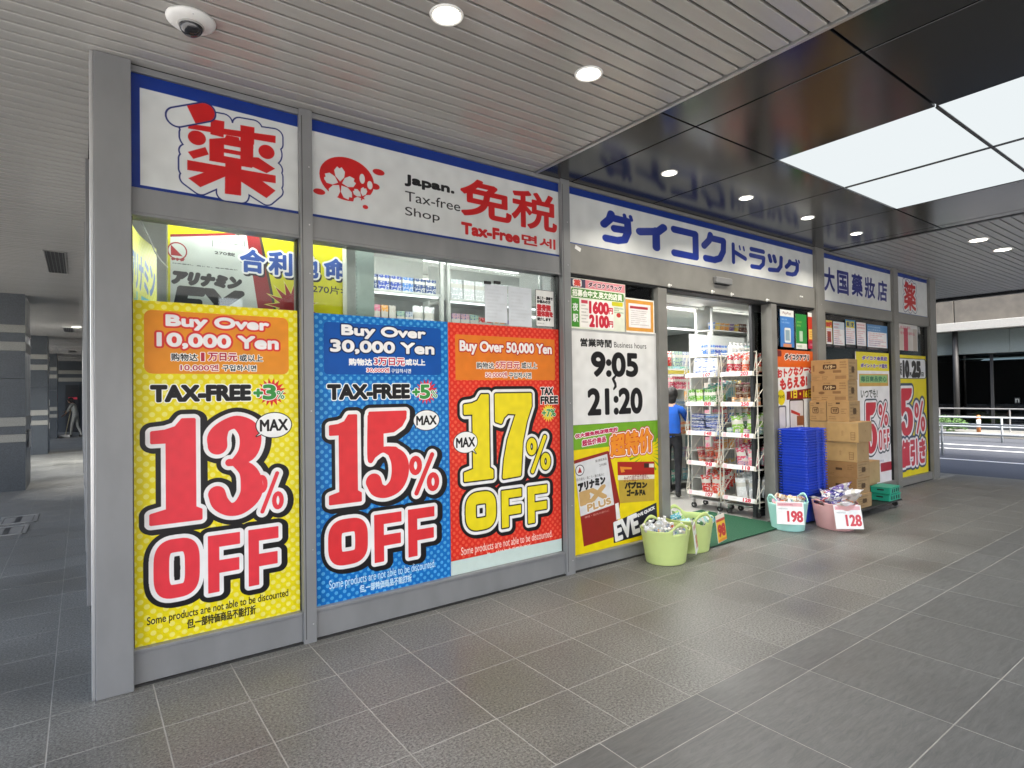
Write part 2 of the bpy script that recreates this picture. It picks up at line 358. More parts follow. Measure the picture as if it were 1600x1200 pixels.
        co = n.nodes.new('ShaderNodeTexCoord'); nz = n.nodes.new('ShaderNodeTexNoise'); nz.inputs['Scale'].default_value = 3.5; nz.inputs['Detail'].default_value = 1; bb = n.nodes.new('ShaderNodeBump'); bb.inputs['Strength'].default_value = .35; bb.inputs['Distance'].default_value = .012
        n.links.new(co.outputs['Object'], nz.inputs['Vector']); n.links.new(nz.outputs['Fac'], bb.inputs['Height']); n.links.new(bb.outputs[0], p.inputs['Normal'])
        if emis: n.links.new(t.outputs[0], p.inputs['Emission Color']); p.inputs['Emission Strength'].default_value = emis
        return m
    def sheet(s, name, Y, rough=.35, emis=0, th=.002, parent=None, **k):
        """hang the print facing -Y on the plane Y"""
        return tag(link(name, card_mesh(name, s.x1-s.x0, s.z1-s.z0, th, s.material(name, rough, emis)), parent, ((s.x0+s.x1)/2, Y, s.z0)), **k)

def card_mesh(name, w_, h, th, m, curl=0, seg=1):
    """a thin upright sheet facing -Y, its foot at the origin; the print covers its front"""
    b = bmesh.new(); uv = b.loops.layers.uv.new('UVMap'); n = seg
    F = [[b.verts.new((-w_/2+w_*i/n, -th/2+curl*math.sin(PI*i/n), z)) for i in range(n+1)] for z in (0, h)]
    G = [[b.verts.new((-w_/2+w_*i/n, th/2+curl*math.sin(PI*i/n), z)) for i in range(n+1)] for z in (0, h)]
    def face(vs, uvs):
        f = b.faces.new(vs)
        for l, q in zip(f.loops, uvs): l[uv].uv = q
    e = .004
    for i in range(n):
        a, c = i/n, (i+1)/n
        face((F[0][i], F[0][i+1], F[1][i+1], F[1][i]), ((a, 0), (c, 0), (c, 1), (a, 1)))
        face((G[0][i+1], G[0][i], G[1][i], G[1][i+1]), ((e, e),)*4)
        face((F[1][i], F[1][i+1], G[1][i+1], G[1][i]), ((e, e),)*4); face((F[0][i+1], F[0][i], G[0][i], G[0][i+1]), ((e, e),)*4)
    face((F[0][0], F[1][0], G[1][0], G[0][0]), ((e, e),)*4); face((F[0][n], G[0][n], G[1][n], F[1][n]), ((e, e),)*4)
    me = bpy.data.meshes.new(name); b.to_mesh(me); b.free(); me.materials.append(m); return me
# ================================================================== SETTING
floor = empty('floor', label='arcade floor of speckled granite and dark slate tiles', kind='structure')
MB().box(-3.378, 12.6, -4.45, 1.9495, -.06, -.0011).box(-3.378, 12.6, 1.9495, 3.95, -.06, -.0011).box(-3.378, .05, 3.95, 46, -.06, -.0011).box(12.1, 12.6, 3.95, 12, -.06, -.0011).obj('grout_bed', M['grout'], floor)
_tm = {}
def tile(x0, x1, y0, y1, m, bank=None):
    g = .003; w_, l = round(x1-x0-2*g, 4), round(y1-y0-2*g, 4)
    if w_ <= .01 or l <= .01: return
    if bank is not None: bank.box(x0+g, x1-g, y0+g, y1-g, -.02, 0); return
    k = (w_, l, m.name)
    if k not in _tm: _tm[k] = MB().box(-w_/2, w_/2, -l/2, l/2, -.02, 0, bev=.0006).mesh('tile', m)
    link('tile', _tm[k], floor, ((x0+x1)/2, (y0+y1)/2, 0))
gx = [.318, .714]+[1.175+.4635*i for i in range(25)]
gx = [-.133-.4635*i for i in range(7, -1, -1)]+gx; gx[-1] = 12.6
gx[-1] = 12.6; gx = [g for g in gx if g <= 12.6]
gy = [1.95, 2.40, 2.87, 3.335, 3.80]
far = MB()
for i, (a, b) in enumerate(zip(gx[:-1], gx[1:])):
    for c, d in zip(gy[:-1], gy[1:]):
        tile(a, b, c, d, M['granite'], None if a > -2.2 else far)
    if a > .03 and b < 12.1: tile(a, b, 3.80, 3.95, M['granite'], far)
tile(.05, .318, 3.80, 3.95, M['granite'], far)
for i, (a, b) in enumerate(zip(gx[:-1], gx[1:])):       # corridor on the left
    if b <= -.13:
        for j in range(90):
            y0 = 3.80+.4635*j; tile(a, b, y0, y0+.4635, M['granite'], None if (j < 12 and a > -1.9) else far)
for j in range(90): y0 = 3.80+.4635*j; tile(-.133, .05, y0, y0+.4635, M['granite'], far)
for j in range(17): tile(12.1, 12.6, 3.95+.4635*j, 3.95+.4635*(j+1), M['granite'], far)
sx = [2.607+.712*i for i in range(-8, 14)]+[12.6]
sy = [1.95, 1.716, 1.031, .346, -.339, -1.024, -1.709, -2.394, -3.08, -3.76, -4.45]
far2 = MB()
for a, b in zip(sx[:-1], sx[1:]):
    for d, c in zip(sy[:-1], sy[1:]):
        tile(a, b, c, d, M['slate'], None if (c > -.4 and a > -1 and a < 11) else far2)
far.obj('far_granite_tiles', M['granite'], floor, kind='stuff')
far2.obj('far_slate_tiles', M['slate'], floor, kind='stuff')

# ground and road beyond the arcade
MB().quad((-400, -400, -.14), (600, -400, -.14), (600, 600, -.14), (-400, 600, -.14)).obj('ground', M['asphalt'], kind='structure', label='city ground far around the arcade')
MB().quad((-30, -34, -.008), (12.6, -34, -.008), (12.6, -4.45, -.008), (-30, -4.45, -.008)).quad((-30, -4.45, -.008), (-3.38, -4.45, -.008), (-3.38, 46, -.008), (-30, 46, -.008)).obj('bounce_paving', M['bounce'], kind='structure', label='pale open plaza paving around the arcade')  # unseen pale ground, added to bounce sunlight up to the ceiling slats
MB().box(12.6, 12.85, -30, 60, -.13, -.005, bev=.01).obj('kerb', M['stoneband'], kind='structure', label='stone kerb at the arcade edge')
MB().quad((12.85, -60, -.12), (24.0, -60, -.12), (24.0, 80, -.12), (12.85, 80, -.12)).obj('road', M['asphalt'], kind='structure', label='asphalt street beside the arcade')
rm = MB()
for x in (16.5, 19.3, 20.7): rm.box(x-.06, x+.06, -40, 60, -.119, -.112)
rm.obj('road_markings', M['white'], kind='structure', label='white lines along the street')
MB().box(24.0, 26.0, -60, 80, -.12, .02, bev=.01).obj('pavement', M['stoneband'], kind='structure', label='pale pavement across the street')

# ------------------------------------------------------------------ ceiling
ceil = empty('ceiling', (0, 0, 0), label='arcade ceiling of narrow painted slats and glossy black panels', kind='structure')
MB().box(-3.2, 15.0, -4.3, 3.95, CEIL+.12, CEIL+.5).box(-3.2, .05, 3.95, 46, CEIL+.12, CEIL+.5).box(.05, 15.0, 3.95, 14, CEIL+.14, CEIL+.5).obj('ceiling_void_lining', M['slatgap'], ceil)
pitch = .1025
def slatmesh(L):
    return MB().box(0, L, -.0425, .0425, 0, .060, bev=.003).box(0, L, -.02, .02, .060, .10).mesh('slat', M['slat'])
_ms = slatmesh(6.32); _ml = slatmesh(3.25)
y = 3.841; k = 0
ys = []
while y > .55: ys.append(y); y -= pitch
for y in ys: link('slat', _ms, ceil, (-3.2, y, CEIL))
yl = [3.943+pitch*i for i in range(34)]
for y in yl: link('slat', _ml, ceil, (-3.2, y, CEIL))
st = MB(); y = ys[-1]-pitch
while y > -4.3: st.box(-3.2, 3.12, y-.0425, y+.0425, CEIL, CEIL+.05); y -= pitch
y = yl[-1]+pitch
while y < 46: st.box(-3.2, .05, y-.0425, y+.0425, CEIL, CEIL+.05); y += pitch
st.obj('far_ceiling_slats', M['slat'], ceil, kind='stuff')
sr = MB(); y = 3.841
while y > -4.3: sr.box(8.36, 14.93, y-.0425, y+.0425, CEIL, CEIL+.05); y -= pitch
y = 3.943
while y < 14: sr.box(12.12, 14.93, y-.0425, y+.0425, CEIL, CEIL+.05); y += pitch
sr.obj('street_side_slats', mat('ceiling_slat_paint_grey', (.33, .34, .35), .35, noise=.05, nscale=3, stretch=(.3, 6, 6)), ceil, kind='stuff')
MB().box(3.125, 3.150, -4.3, 3.895, CEIL-.012, CEIL+.1).obj('edge_trim', M['steel_l'], ceil)
MB().box(8.30, 8.345, -4.3, 3.895, CEIL-.008, CEIL+.1).obj('edge_trim', M['dark'], ceil)
MB().box(14.94, 15.05, -4.3, 14, CEIL-.06, CEIL+.5).obj('edge_trim', M['dark'], ceil)
pxs = [3.152, 3.545, 4.645, 5.80, 6.97, 8.12, 8.298]; pys = [3.893, 2.565, 1.45, .32, -.81, -1.94, -3.07, -4.2]
for j, (y1, y0) in enumerate(zip(pys[:-1], pys[1:])):
    for i, (x0, x1) in enumerate(zip(pxs[:-1], pxs[1:])):
        g = .008 if j else .007; lit = i in (2, 3) and j >= 1
        w_, l = x1-x0-2*g, y1-y0-2*g
        m = MB().box(-w_/2, w_/2, -l/2, l/2, 0, .03, bev=.002).mesh('panel', M['panellight'] if lit else M['blackpanel'])
        o = link('panel', m, ceil, ((x0+x1)/2, (y0+y1)/2, CEIL+(.004 if lit else 0)))
        if lit: o['label'] = 'luminous white ceiling panel'
MB().box(3.15, 8.298, -4.3, 3.895, CEIL+.04, CEIL+.06).obj('panel_backing', M['gasket'], ceil)
0

MB().box(5.786, 5.814, -4.2, 2.55, CEIL-.004, CEIL+.02).obj('light_divider', M['dark'], ceil)
for yy in pys[2:-1]: MB().box(4.655, 5.784, yy-.012, yy+.012, CEIL-.003, CEIL+.02).obj('light_divider', M['dark'], ceil); MB().box(5.816, 6.96, yy-.012, yy+.012, CEIL-.003, CEIL+.02).obj('light_divider', M['dark'], ceil)
# downlights: lit lamps, each with its own light
def downlight(x, y, label, r, power, col=(1, .93, .8), grp='round downlights in the ceiling'):
    t = empty('downlight', (x, y, CEIL), label, 'ceiling light', grp)
    a = bmesh.new(); n = 28
    for (ra, za), (rb, zb) in (((r*1.18, 0), (r*1.12, -.008)), ((r*1.12, -.008), (r*1.0, -.006)), ((r*1.0, -.006), (r*.9, .012))):
        A = [a.verts.new((ra*math.cos(2*PI*k/n), ra*math.sin(2*PI*k/n), za)) for k in range(n)]; B = [a.verts.new((rb*math.cos(2*PI*k/n), rb*math.sin(2*PI*k/n), zb)) for k in range(n)]
        for k in range(n): a.faces.new((A[k], B[k], B[(k+1) % n], A[(k+1) % n])).smooth = True
    me = bpy.data.meshes.new('trim_ring'); a.to_mesh(me); a.free(); me.materials.append(M['white']); link('trim_ring', me, t)
    MB().lathe([(r*.92, -.004), (r*.6, -.012), (r*.2, -.016)], seg=24).obj('lens', M['lampwarm'], t)
    ld = bpy.data.lights.new('lamp', 'AREA'); ld.shape = 'DISK'; ld.size = r*1.8; ld.energy = power; ld.color = col; ld.spread = R(130)
    lo = bpy.data.objects.new('lamp', ld); COL.objects.link(lo); lo.parent = t; lo.location = (0, 0, -.022)
for x, y, s in ((1.468, 2.50, 'nearest bright downlight set in the slatted ceiling, above the camera'), (2.426, 2.49, 'bright downlight in the slatted ceiling close to the black panels')):
    downlight(x, y, s, .072, 3)
for x, s in ((4.106, 'small downlight in the black panels nearest the slatted ceiling'), (5.27, 'small downlight in the black panels over the middle of the doorway sign'), (6.46, 'small downlight in the black panels over the right end of the doorway sign'), (7.63, 'small downlight in the last row of black panels before the far slats')):
    downlight(x, 3.245, s, .062, 2.5)
downlight(9.34, 2.50, 'flat lit downlight in the far slats, nearer one', .10, 2, (1, .97, .9))
downlight(10.30, 2.49, 'flat lit downlight in the far slats, second from the black panels', .10, 2, (1, .97, .9))
downlight(.55, -1.6, 'downlight in the slatted ceiling behind the camera', .072, 3)

downlight(-.10, 19.0, 'small lit downlight far down the corridor ceiling', .09, 30, (1, .97, .9))
# dome camera in the slats
t = empty('security_camera', (.447, 3.262, CEIL), 'white round dome security camera fixed under the slatted ceiling', 'security camera')
MB().lathe([(.112, 0), (.110, -.010), (.095, -.022), (.062, -.030)], seg=32).obj('housing', M['white'], t)
MB().ball((0, 0, -.030), .055, 20, (1, 1, .95)).obj('dome', mat('smoked_dome', (.012, .012, .014), .06, spec=.8), t)
MB().lathe([(.060, -.029), (.058, -.036), (.054, -.037)], seg=24).obj('trim_ring', mat('grey_ring', (.35, .35, .34), .4), t)
sm = MB()
for k in range(3): a = k*2.09+.5; sm.lathe([(.005, -.0185), (.004, -.0225)], .1*math.cos(a)*.93, .1*math.sin(a)*.93, 8)
sm.obj('screws', M['steel_l'], t, kind='stuff')

# air grilles in the corridor ceiling
for i, (y, s, l) in enumerate(((10.15, 'nearest dark air grille in the corridor ceiling', 1.55), (19.8, 'second dark air grille down the corridor ceiling', 1.3), (28.7, 'third small dark air grille down the corridor ceiling', 1.3))):
    t = empty('air_grille', (-.27, y, CEIL), s, 'air grille', 'air grilles in the corridor ceiling')
    MB().box(-.10, .10, -l/2, l/2, -.006, .0).obj('backing', M['gasket'], t)
    f = MB(); f.box(-.115, -.10, -l/2, l/2, -.012, 0); f.box(.10, .115, -l/2, l/2, -.012, 0); f.box(-.115, .115, -l/2-.015, -l/2, -.012, 0); f.box(-.115, .115, l/2, l/2+.015, -.012, 0); f.obj('frame', M['steel_d'], t)
    for k in range(5): MB().box(-.08+.04*k-.004, -.08+.04*k+.004, -l/2, l/2, -.011, -.0065).obj('slat', M['dark'], t)

# ------------------------------------------------------------------ corridor: columns, end wall, floor covers, far person
for i, (y, dep, s) in enumerate(((13.5, 1.35, 'nearest blue granite column with pale stone bands, at the left edge'), (22.0, 1.3, 'second blue granite column with pale stone bands down the corridor'), (30.5, 1.3, 'third blue granite column, farthest down the corridor'))):
    t = empty('stone_column', (-.79, y, 0), s, 'column', 'banded stone columns along the corridor')
    z = 0
    for z0, z1, mt in ((0, .86, 'b'), (.86, 1.0, 'w'), (1.0, 1.14, 'b'), (1.14, 1.30, 'w'), (1.30, 1.98, 'b'), (1.985, 2.47, 'b'), (2.47, 2.63, 'w'), (2.63, 2.79, 'b'), (2.79, 2.93, 'w'), (2.93, CEIL, 'b')):
        if mt == 'w': MB().box(-2.6, .0, 0, dep, z0+.002, z1-.002, bev=.004).obj('stone_band', M['stoneband'], t)
        else: MB().box(-2.6, -.012, .012, dep-.012, z0, z1).obj('stone_panel', M['graniteblue'], t)
for nm, X, Y, Z in (('notice_plate', -.785, 14.0, 1.0), ):
    MB().box(X, X+.012, Y, Y+.42, .72, 1.05).obj('notice_plate', M['white'], label='small white notice on the side of the nearest column', category='notice') if False else tag(MB().box(X, X+.012, Y, Y+.42, .72, 1.05).obj('notice_plate', M['white']), 'small white notice on the side of the nearest column', 'notice')
tag(MB().box(-.79, -.778, 22.6, 22.8, 1.42, 1.60).obj('switch_plate', M['white']), 'small white plate on the second column, higher one', 'plate')
tag(MB().box(-.79, -.778, 22.6, 22.8, .72, .90).obj('switch_plate', M['white']), 'small white plate on the second column, lower one', 'plate')
t = empty('end_wall', (0, 36, 0), 'dark blue stone wall with pale bands closing the corridor', 'wall')
for z0, z1, mt in ((0, 2.47, 'graniteblue'), (2.47, 2.66, 'stoneband'), (2.66, 2.85, 'graniteblue'), (2.85, 3.02, 'stoneband'), (3.02, CEIL, 'graniteblue')):
    MB().box(-12, .3, 0 if mt == 'graniteblue' else -.02, .4, z0+.001, z1-.001).obj('stone_panel' if mt == 'graniteblue' else 'stone_band', M[mt], t)
MB().box(-.62, -.1, -.06, -.001, .02, 2.3).obj('door', M['dark'], t)
MB().box(-.50, -.16, -.075, -.062, 1.60, 1.70).obj('sign_strip', mat('red_notice', (.6, .05, .08), .5), t)
for i, (x, y, s) in enumerate(((-.68, 9.45, 'nearer metal floor cover in the corridor floor'), (-.62, 10.25, 'farther metal floor cover in the corridor floor'))):
    t = empty('floor_cover', (x-.06, y, .004), s, 'floor cover', 'pairs of metal floor covers')
    f = MB(); W_, L_ = .40, .62
    f.box(-W_/2, W_/2, -L_/2, -L_/2+.05, 0, .006).box(-W_/2, W_/2, L_/2-.05, L_/2, 0, .006).box(-W_/2, -W_/2+.04, -L_/2, L_/2, 0, .005).box(W_/2-.04, W_/2, -L_/2, L_/2, 0, .005); f.obj('frame', M['steel_l'], t)
    MB().box(-W_/2+.05, -.03, -L_/2+.06, L_/2-.06, 0, .003).obj('plate', M['steel_d'], t); MB().box(.03, W_/2-.05, -L_/2+.06, L_/2-.06, 0, .003).obj('plate', M['steel_d'], t)
    MB().box(-.025, .025, -L_/2+.06, L_/2-.06, 0, .002).obj('joint_strip', M['dark'], t)

# ================================================================== THE SHOP
shop = empty('drugstore_building', (0, D, 0), 'grey metal framed drugstore front with posters in its windows', 'shop')
def part(name, mb, m, parent=None, **k): return mb.obj(name, M[m] if isinstance(m, str) else m, parent or shop, (0, -D, 0) if parent is None else (0, 0, 0), **k)
FR = D-.05       # front of the mullions
part('corner_post', MB().box(.056, .228, 3.835, 4.01, 0, CEIL-.001, bev=.004), 'steel')
part('corner_trim', MB().box(.040, .0555, 3.85, 4.01, 0, CEIL-.001, bev=.002), 'steel_l')
mull = [(1.150, 1.232, 0, CEIL-.002), (3.402, 3.50, 0, CEIL-.002), (7.87, 8.10, 0, CEIL-.002), (10.31, 10.50, 0, CEIL-.002), (11.80, 12.08, 0, CEIL-.002)]
for x0, x1, z0, z1 in mull:
    part('mullion', MB().box(x0, x1, FR, 4.02, z0, z1, bev=.003), 'steel' if x0 < 5 else 'steel_d')
    part('mullion_groove', MB().box(x0+.012, x0+.016, FR-.001, FR+.004, .03, CEIL-.05), 'gasket')
bays = [(.228, 1.150), (1.232, 3.402), (3.50, 7.87), (8.10, 10.31), (10.50, 11.80)]
for i, (a, b) in enumerate(bays):
    mt = 'steel' if i < 2 else 'steel_d'
    part('head_rail', MB().box(a, b, D-.028, 4.0, 3.442, CEIL-.003, bev=.002), mt)
    if i != 2:
        part('transom', MB().box(a, b, D-.03, 4.0, 2.645, 2.787, bev=.004), mt)
        part('transom_lip', MB().box(a, b, D-.036, 4.0, 2.628, 2.643, bev=.002), mt)
        zk = .205 if i < 2 else .135
        part('kick_plate', MB().box(a, b, D-.022, 4.0, .012, zk-.022, bev=.003), mt)
        part('kick_ledge', MB().box(a, b, D-.030, 4.0, zk-.02, zk, bev=.003), mt)
        part('window_glass', MB().box(a, b, D+.030, D+.036, zk, 2.628), 'glass')
        part('window_gasket', MB().box(a, a+.008, D+.002, D+.040, zk, 2.628).box(b-.008, b, D+.002, D+.040, zk, 2.628), 'gasket', kind='stuff')
# door bay
part('door_header', MB().box(3.50, 7.87, D-.028, 4.05, 2.66, 2.928, bev=.004), 'steel_d')
part('door_header_shadow_gap', MB().box(3.50, 7.87, D-.01, 4.03, 2.640, 2.659), 'gasket')
part('door_post', MB().box(4.70, 4.83, D-.03, 4.02, 0, 2.64, bev=.003), 'steel_d')
part('door_post', MB().box(6.80, 6.915, D-.03, 4.02, 0, 2.64, bev=.003), 'steel_d')
part('kick_plate', MB().box(3.50, 4.70, D-.022, 4.0, .012, .115, bev=.003), 'steel')
part('kick_ledge', MB().box(3.50, 4.70, D-.030, 4.0, .117, .135, bev=.003), 'steel')
part('window_glass', MB().box(3.50, 4.70, D+.030, D+.036, .135, 2.64), 'glass')
part('kick_plate', MB().box(6.915, 7.87, D-.022, 4.0, .012, .135, bev=.003), 'steel_d')
part('window_glass', MB().box(6.915, 7.87, D+.030, D+.036, .135, 2.64), 'glass')
sd_ = part('sliding_door', MB().box(6.66, 6.72, 4.06, 4.10, .02, 2.64, bev=.003).box(7.72, 7.78, 4.06, 4.10, .02, 2.64, bev=.003).box(6.72, 7.72, 4.06, 4.10, .02, .10).box(6.72, 7.72, 4.06, 4.10, 2.56, 2.64), 'dark')
o = MB().box(6.72, 7.72, 4.075, 4.083, .10, 2.56).obj('pane', M['glass'], sd_)
part('door_rail', MB().box(3.5, 7.87, 4.05, 4.12, 2.64, 2.70), 'dark')
part('threshold', MB().box(4.83, 6.80, 3.86, 4.12, -.001, .006), 'steel_l')
# bodies of the building
part('interior_ceiling', MB().box(.24, 12.0, 4.02, 10.0, 2.98, 3.05), 'white')
part('interior_floor', MB().box(.24, 12.0, 4.02, 10.0, -.05, .001), 'floorin')
part('back_wall', MB().box(.24, 12.0, 10.0, 10.1, 0, 3.4), 'wallteal')
part('end_wall', MB().box(11.95, 12.08, 4.02, 14, 0, CEIL-.002), 'steel_d')
part('bulkhead', MB().box(.24, 11.9, 4.022, 4.045, 2.70, CEIL-.004), 'wallin')
part('side_glass', MB().box(.085, .093, 4.01, 9.9, .2, 3.40), 'glassd')
part('side_wall', MB().box(.07, .20, 9.9, 35.9, 0, CEIL-.002), 'steel')
part('side_kick', MB().box(.06, .12, 4.01, 9.9, .0, .2), 'steel')
part('side_head_rail', MB().box(.06, .12, 4.01, 9.9, 3.40, CEIL-.003), 'steel')
for k in range(14):
    yy = 5.62+2.03*k
    part('side_mullion', MB().box(.030, .069, yy, yy+.10, 0, CEIL-.003, bev=.003), 'steel')
# screws and sealant lines on the metalwork
sc_ = MB()
for x0, x1, z0, z1 in mull:
    for z in (.12, .60, 1.5, 2.4, 2.72, 3.1): sc_.lathe([(.005, 0), (.004, .0025)], 0, 0, 8); vs = sc_.b.verts[:][-16:]; bmesh.ops.transform(sc_.b, matrix=Matrix.Translation(((x0+x1)/2+.018, FR, z)) @ Matrix.Rotation(R(90), 4, 'X'), verts=vs)
part('screws', sc_, 'steel_l', kind='stuff')
for x in (4.15, 9.20): part('seam', MB().box(x-.001, x+.001, D-.0235, D-.0215, .012, .113), 'steel_d')
for a, b in bays: part('floor_sealant', MB().box(a, b, D-.034, D-.020, -.002, .011), 'gasket')
# header fittings
p_ = at(1129, 439, Y=D-.05)
t = empty('door_sensor', (p_.x, D-.028, p_.z), 'small grey door sensor box over the entrance', 'door sensor')
MB().box(-.15, .15, -.05, 0, -.035, .035, bev=.01).obj('housing', M['steel'], t); MB().box(-.12, .12, -.03, -.002, -.045, -.036).obj('lens', M['gasket'], t)
for (px, py, s) in ((1047, 446, 'white suction hook over the doorway nearest the hours panel'), (1114, 456, 'second white suction hook over the doorway'), (1144, 460, 'third white suction hook over the doorway'), (1199.5, 469, 'fourth white suction hook over the right door post'), (1252, 464, 'white suction hook on the header right of the door')):
    p_ = at(px, py, Y=D-.04); t = MB().lathe([(.022, 0), (.020, .006), (.010, .012), (.008, .03)], seg=12).obj('suction_hook', M['white'], None, (p_.x, D-.028, p_.z), (R(90), 0, 0)); tag(t, s, 'hook', 'white suction hooks on the header')
# torn tape scraps on the header
for px, py in ((905, 389),):
    p_ = at(px, py, Y=D-.03); tag(MB().box(-.05, .02, -.001, 0, -.02, .015).obj('tape_scrap', M['white'], None, (p_.x, D-.029, p_.z), (0, R(20), 0)), 'scrap of torn pale tape left on the header', 'tape scrap')

# ================================================================== SIGN BOARDS
SB, SR = (20, 52, 138), (206, 36, 38); SW = (224, 227, 226)
def signboard(x0, x1, z0, z1, top, bot, left, label, draw, ppm=420):
    c = Cv(x0, x1, z0, z1, ppm, (24, 55, 140)); 
    c.paint(c.rect(x0+left, z0+bot, x1, z1-top), SW); draw(c)
    t = empty('signboard', ((x0+x1)/2, D-.006, z0), label, 'sign', 'sign boards over the shop windows')
    MB().box(-(x1-x0)/2, (x1-x0)/2, .002, .04, 0, z1-z0).obj('box', M['white'], t)
    o = link('face', card_mesh('face', x1-x0, z1-z0, .004, c.material('sign_face', .28)), t, (0, -.0025, 0))
def kusuri(c, x0, z0, x1, z1, cap=None):
    h = z1-z0
    g = c.grow(c.text('薬', x0, z0, x1, z1), .028*h)
    capm = None
    if cap:
        (ax, az), (bx, bz), r = cap; capm = c.strokes([[(ax, az, r), (bx, bz, r)]])
    lay = g
    c.paint(c.grow(lay, .105*h), (34, 44, 110)).paint(c.grow(lay, .085*h), SW).paint(g, SR)
    if cap:
        c.paint(c.grow(capm, .020*h), (34, 44, 110)).paint(capm, SW)
        mx_, mz_ = (ax+bx)/2, (az+bz)/2; dx, dz = bx-ax, bz-az; L = math.hypot(dx, dz); nx_, nz_ = -dz/L, dx/L; B = 3*r
        cut = c.poly([(mx_+nx_*B, mz_+nz_*B), (mx_+nx_*B+dx*4, mz_+nz_*B+dz*4), (mx_-nx_*B+dx*4, mz_-nz_*B+dz*4), (mx_-nx_*B, mz_-nz_*B)])
        c.paint(np.minimum(capm, cut), SR)
def s1(c):
    Z = lambda L: c.polyp([(x/3.2, y/3.2) for x, y in L]); h = .5; ink = None
    for L in ([(945, 622), (1375, 682), (1375, 718), (938, 645)], [(1052, 598), (1120, 610), (1116, 690), (1050, 674)], [(1200, 628), (1270, 640), (1268, 726), (1200, 710)],
              [(1045, 697), (1122, 692), (1130, 678), (1192, 690), (1196, 706), (1265, 722), (1262, 835), (1258, 842), (1045, 806)], [(938, 762), (1025, 738), (1042, 775), (965, 797)],
              [(1258, 788), (1290, 790), (1373, 846), (1330, 868), (1250, 832)], [(935, 802), (1376, 880), (1376, 918), (935, 852)], [(1125, 795), (1205, 812), (1203, 980), (1122, 970)],
              [(1090, 838), (1135, 880), (1000, 938), (940, 893)], [(1195, 868), (1245, 862), (1375, 955), (1330, 992), (1195, 905)]):
        ink = Z(L) if ink is None else np.maximum(ink, Z(L))
    for x, y, r, s in ((983, 692, 45, 36), (1330, 762, 40, 35)): ink = np.maximum(ink, Z([(x+r*math.cos(t/4), y+s*math.sin(t/4)+.17*r*math.cos(t/4)) for t in range(25)]))
    for L in ([(1118, 726), (1200, 741), (1200, 760), (1118, 745)], [(1118, 765), (1200, 780), (1200, 797), (1118, 782)]): ink = ink*(1-Z(L))
    c.paint(c.grow(ink, .050), (34, 44, 110)).paint(c.grow(ink, .042), SW).paint(ink, SR)
    (ax, az), (bx, bz), r = c.P(276, 184), c.P(320, 176), .052; m = c.strokes([[(ax, az, r), (bx, bz, r)]]); c.paint(c.grow(m, .009), (34, 44, 110)).paint(m, SW)
    mx_, mz_, dx, dz = (ax+bx)/2, (az+bz)/2, bx-ax, bz-az; c.paint(np.minimum(m, c.poly([(mx_-dz, mz_+dx), (mx_+3*dx-dz, mz_+3*dz+dx), (mx_+3*dx+dz, mz_+3*dz-dx), (mx_+dz, mz_-dx)])), SR)
signboard(.228, 1.150, 2.787, 3.440, .075, .022, .045, 'leftmost white sign board with red medicine character and capsule outlined in blue', s1)
def petals(c, cx, cz, r, col, n=5, rot=90):
    for k in range(n):
        a = R(rot+k*360/n); ux, uz = math.cos(a), math.sin(a); vx, vz = -uz, ux
        pts = [(.12, 0), (.4, .27), (.75, .33), (1.0, .14), (.90, 0), (1.0, -.14), (.75, -.33), (.4, -.27)]
        c.paint(c.poly([(cx+r*(u*ux+v*vx), cz+r*(u*uz+v*vz)) for u, v in pts]), col)
def s2(c):
    c.paint(c.ellp((497.8, 237), (583.8, 322)), SR)
    for (px, py, r, cl, rot) in ((530.6, 287.5, .115, SW, 92), (565, 309, .075, SW, 75)):
        x, z = c.P(px, py); petals(c, x, z, r, cl, rot=rot); c.paint(c.ell(x, z, r*.12, r*.12), SR)
    for px, py, a, b, cl in ((590.6, 269.7, .045, .022, SR), (498, 300, .040, .020, SR), (565, 280, .020, .035, SW), (585, 292, .035, .022, SR), (577, 290, .02, .03, SW), (503, 278, .012, .024, SR), (570, 324, .02, .014, SR)):
        x, z = c.P(px, py); c.paint(c.ell(x, z, a, b), cl)
    c.t('Japan.', (632, 273.4), (708, 306), (20, 20, 22), bold=.006)
    c.t('Tax-free', (632, 298.4), (718, 331), (40, 40, 42)); c.t('Shop', (632, 323), (686, 350), (40, 40, 42))
    c.t('免', (719.4, 277), (797, 349), SR, bold=.010); c.t('税', (799, 294), (868, 364), SR, bold=.009)
    c.t('Tax-Free', (720.5, 348), (810, 380), SR, bold=.007); c.t('면세', (814, 366), (866, 390), SR, bold=.004)
signboard(1.232, 3.402, 2.787, 3.440, .075, .022, 0, 'white sign board with a red cherry blossom disc and tax free lettering', s2)
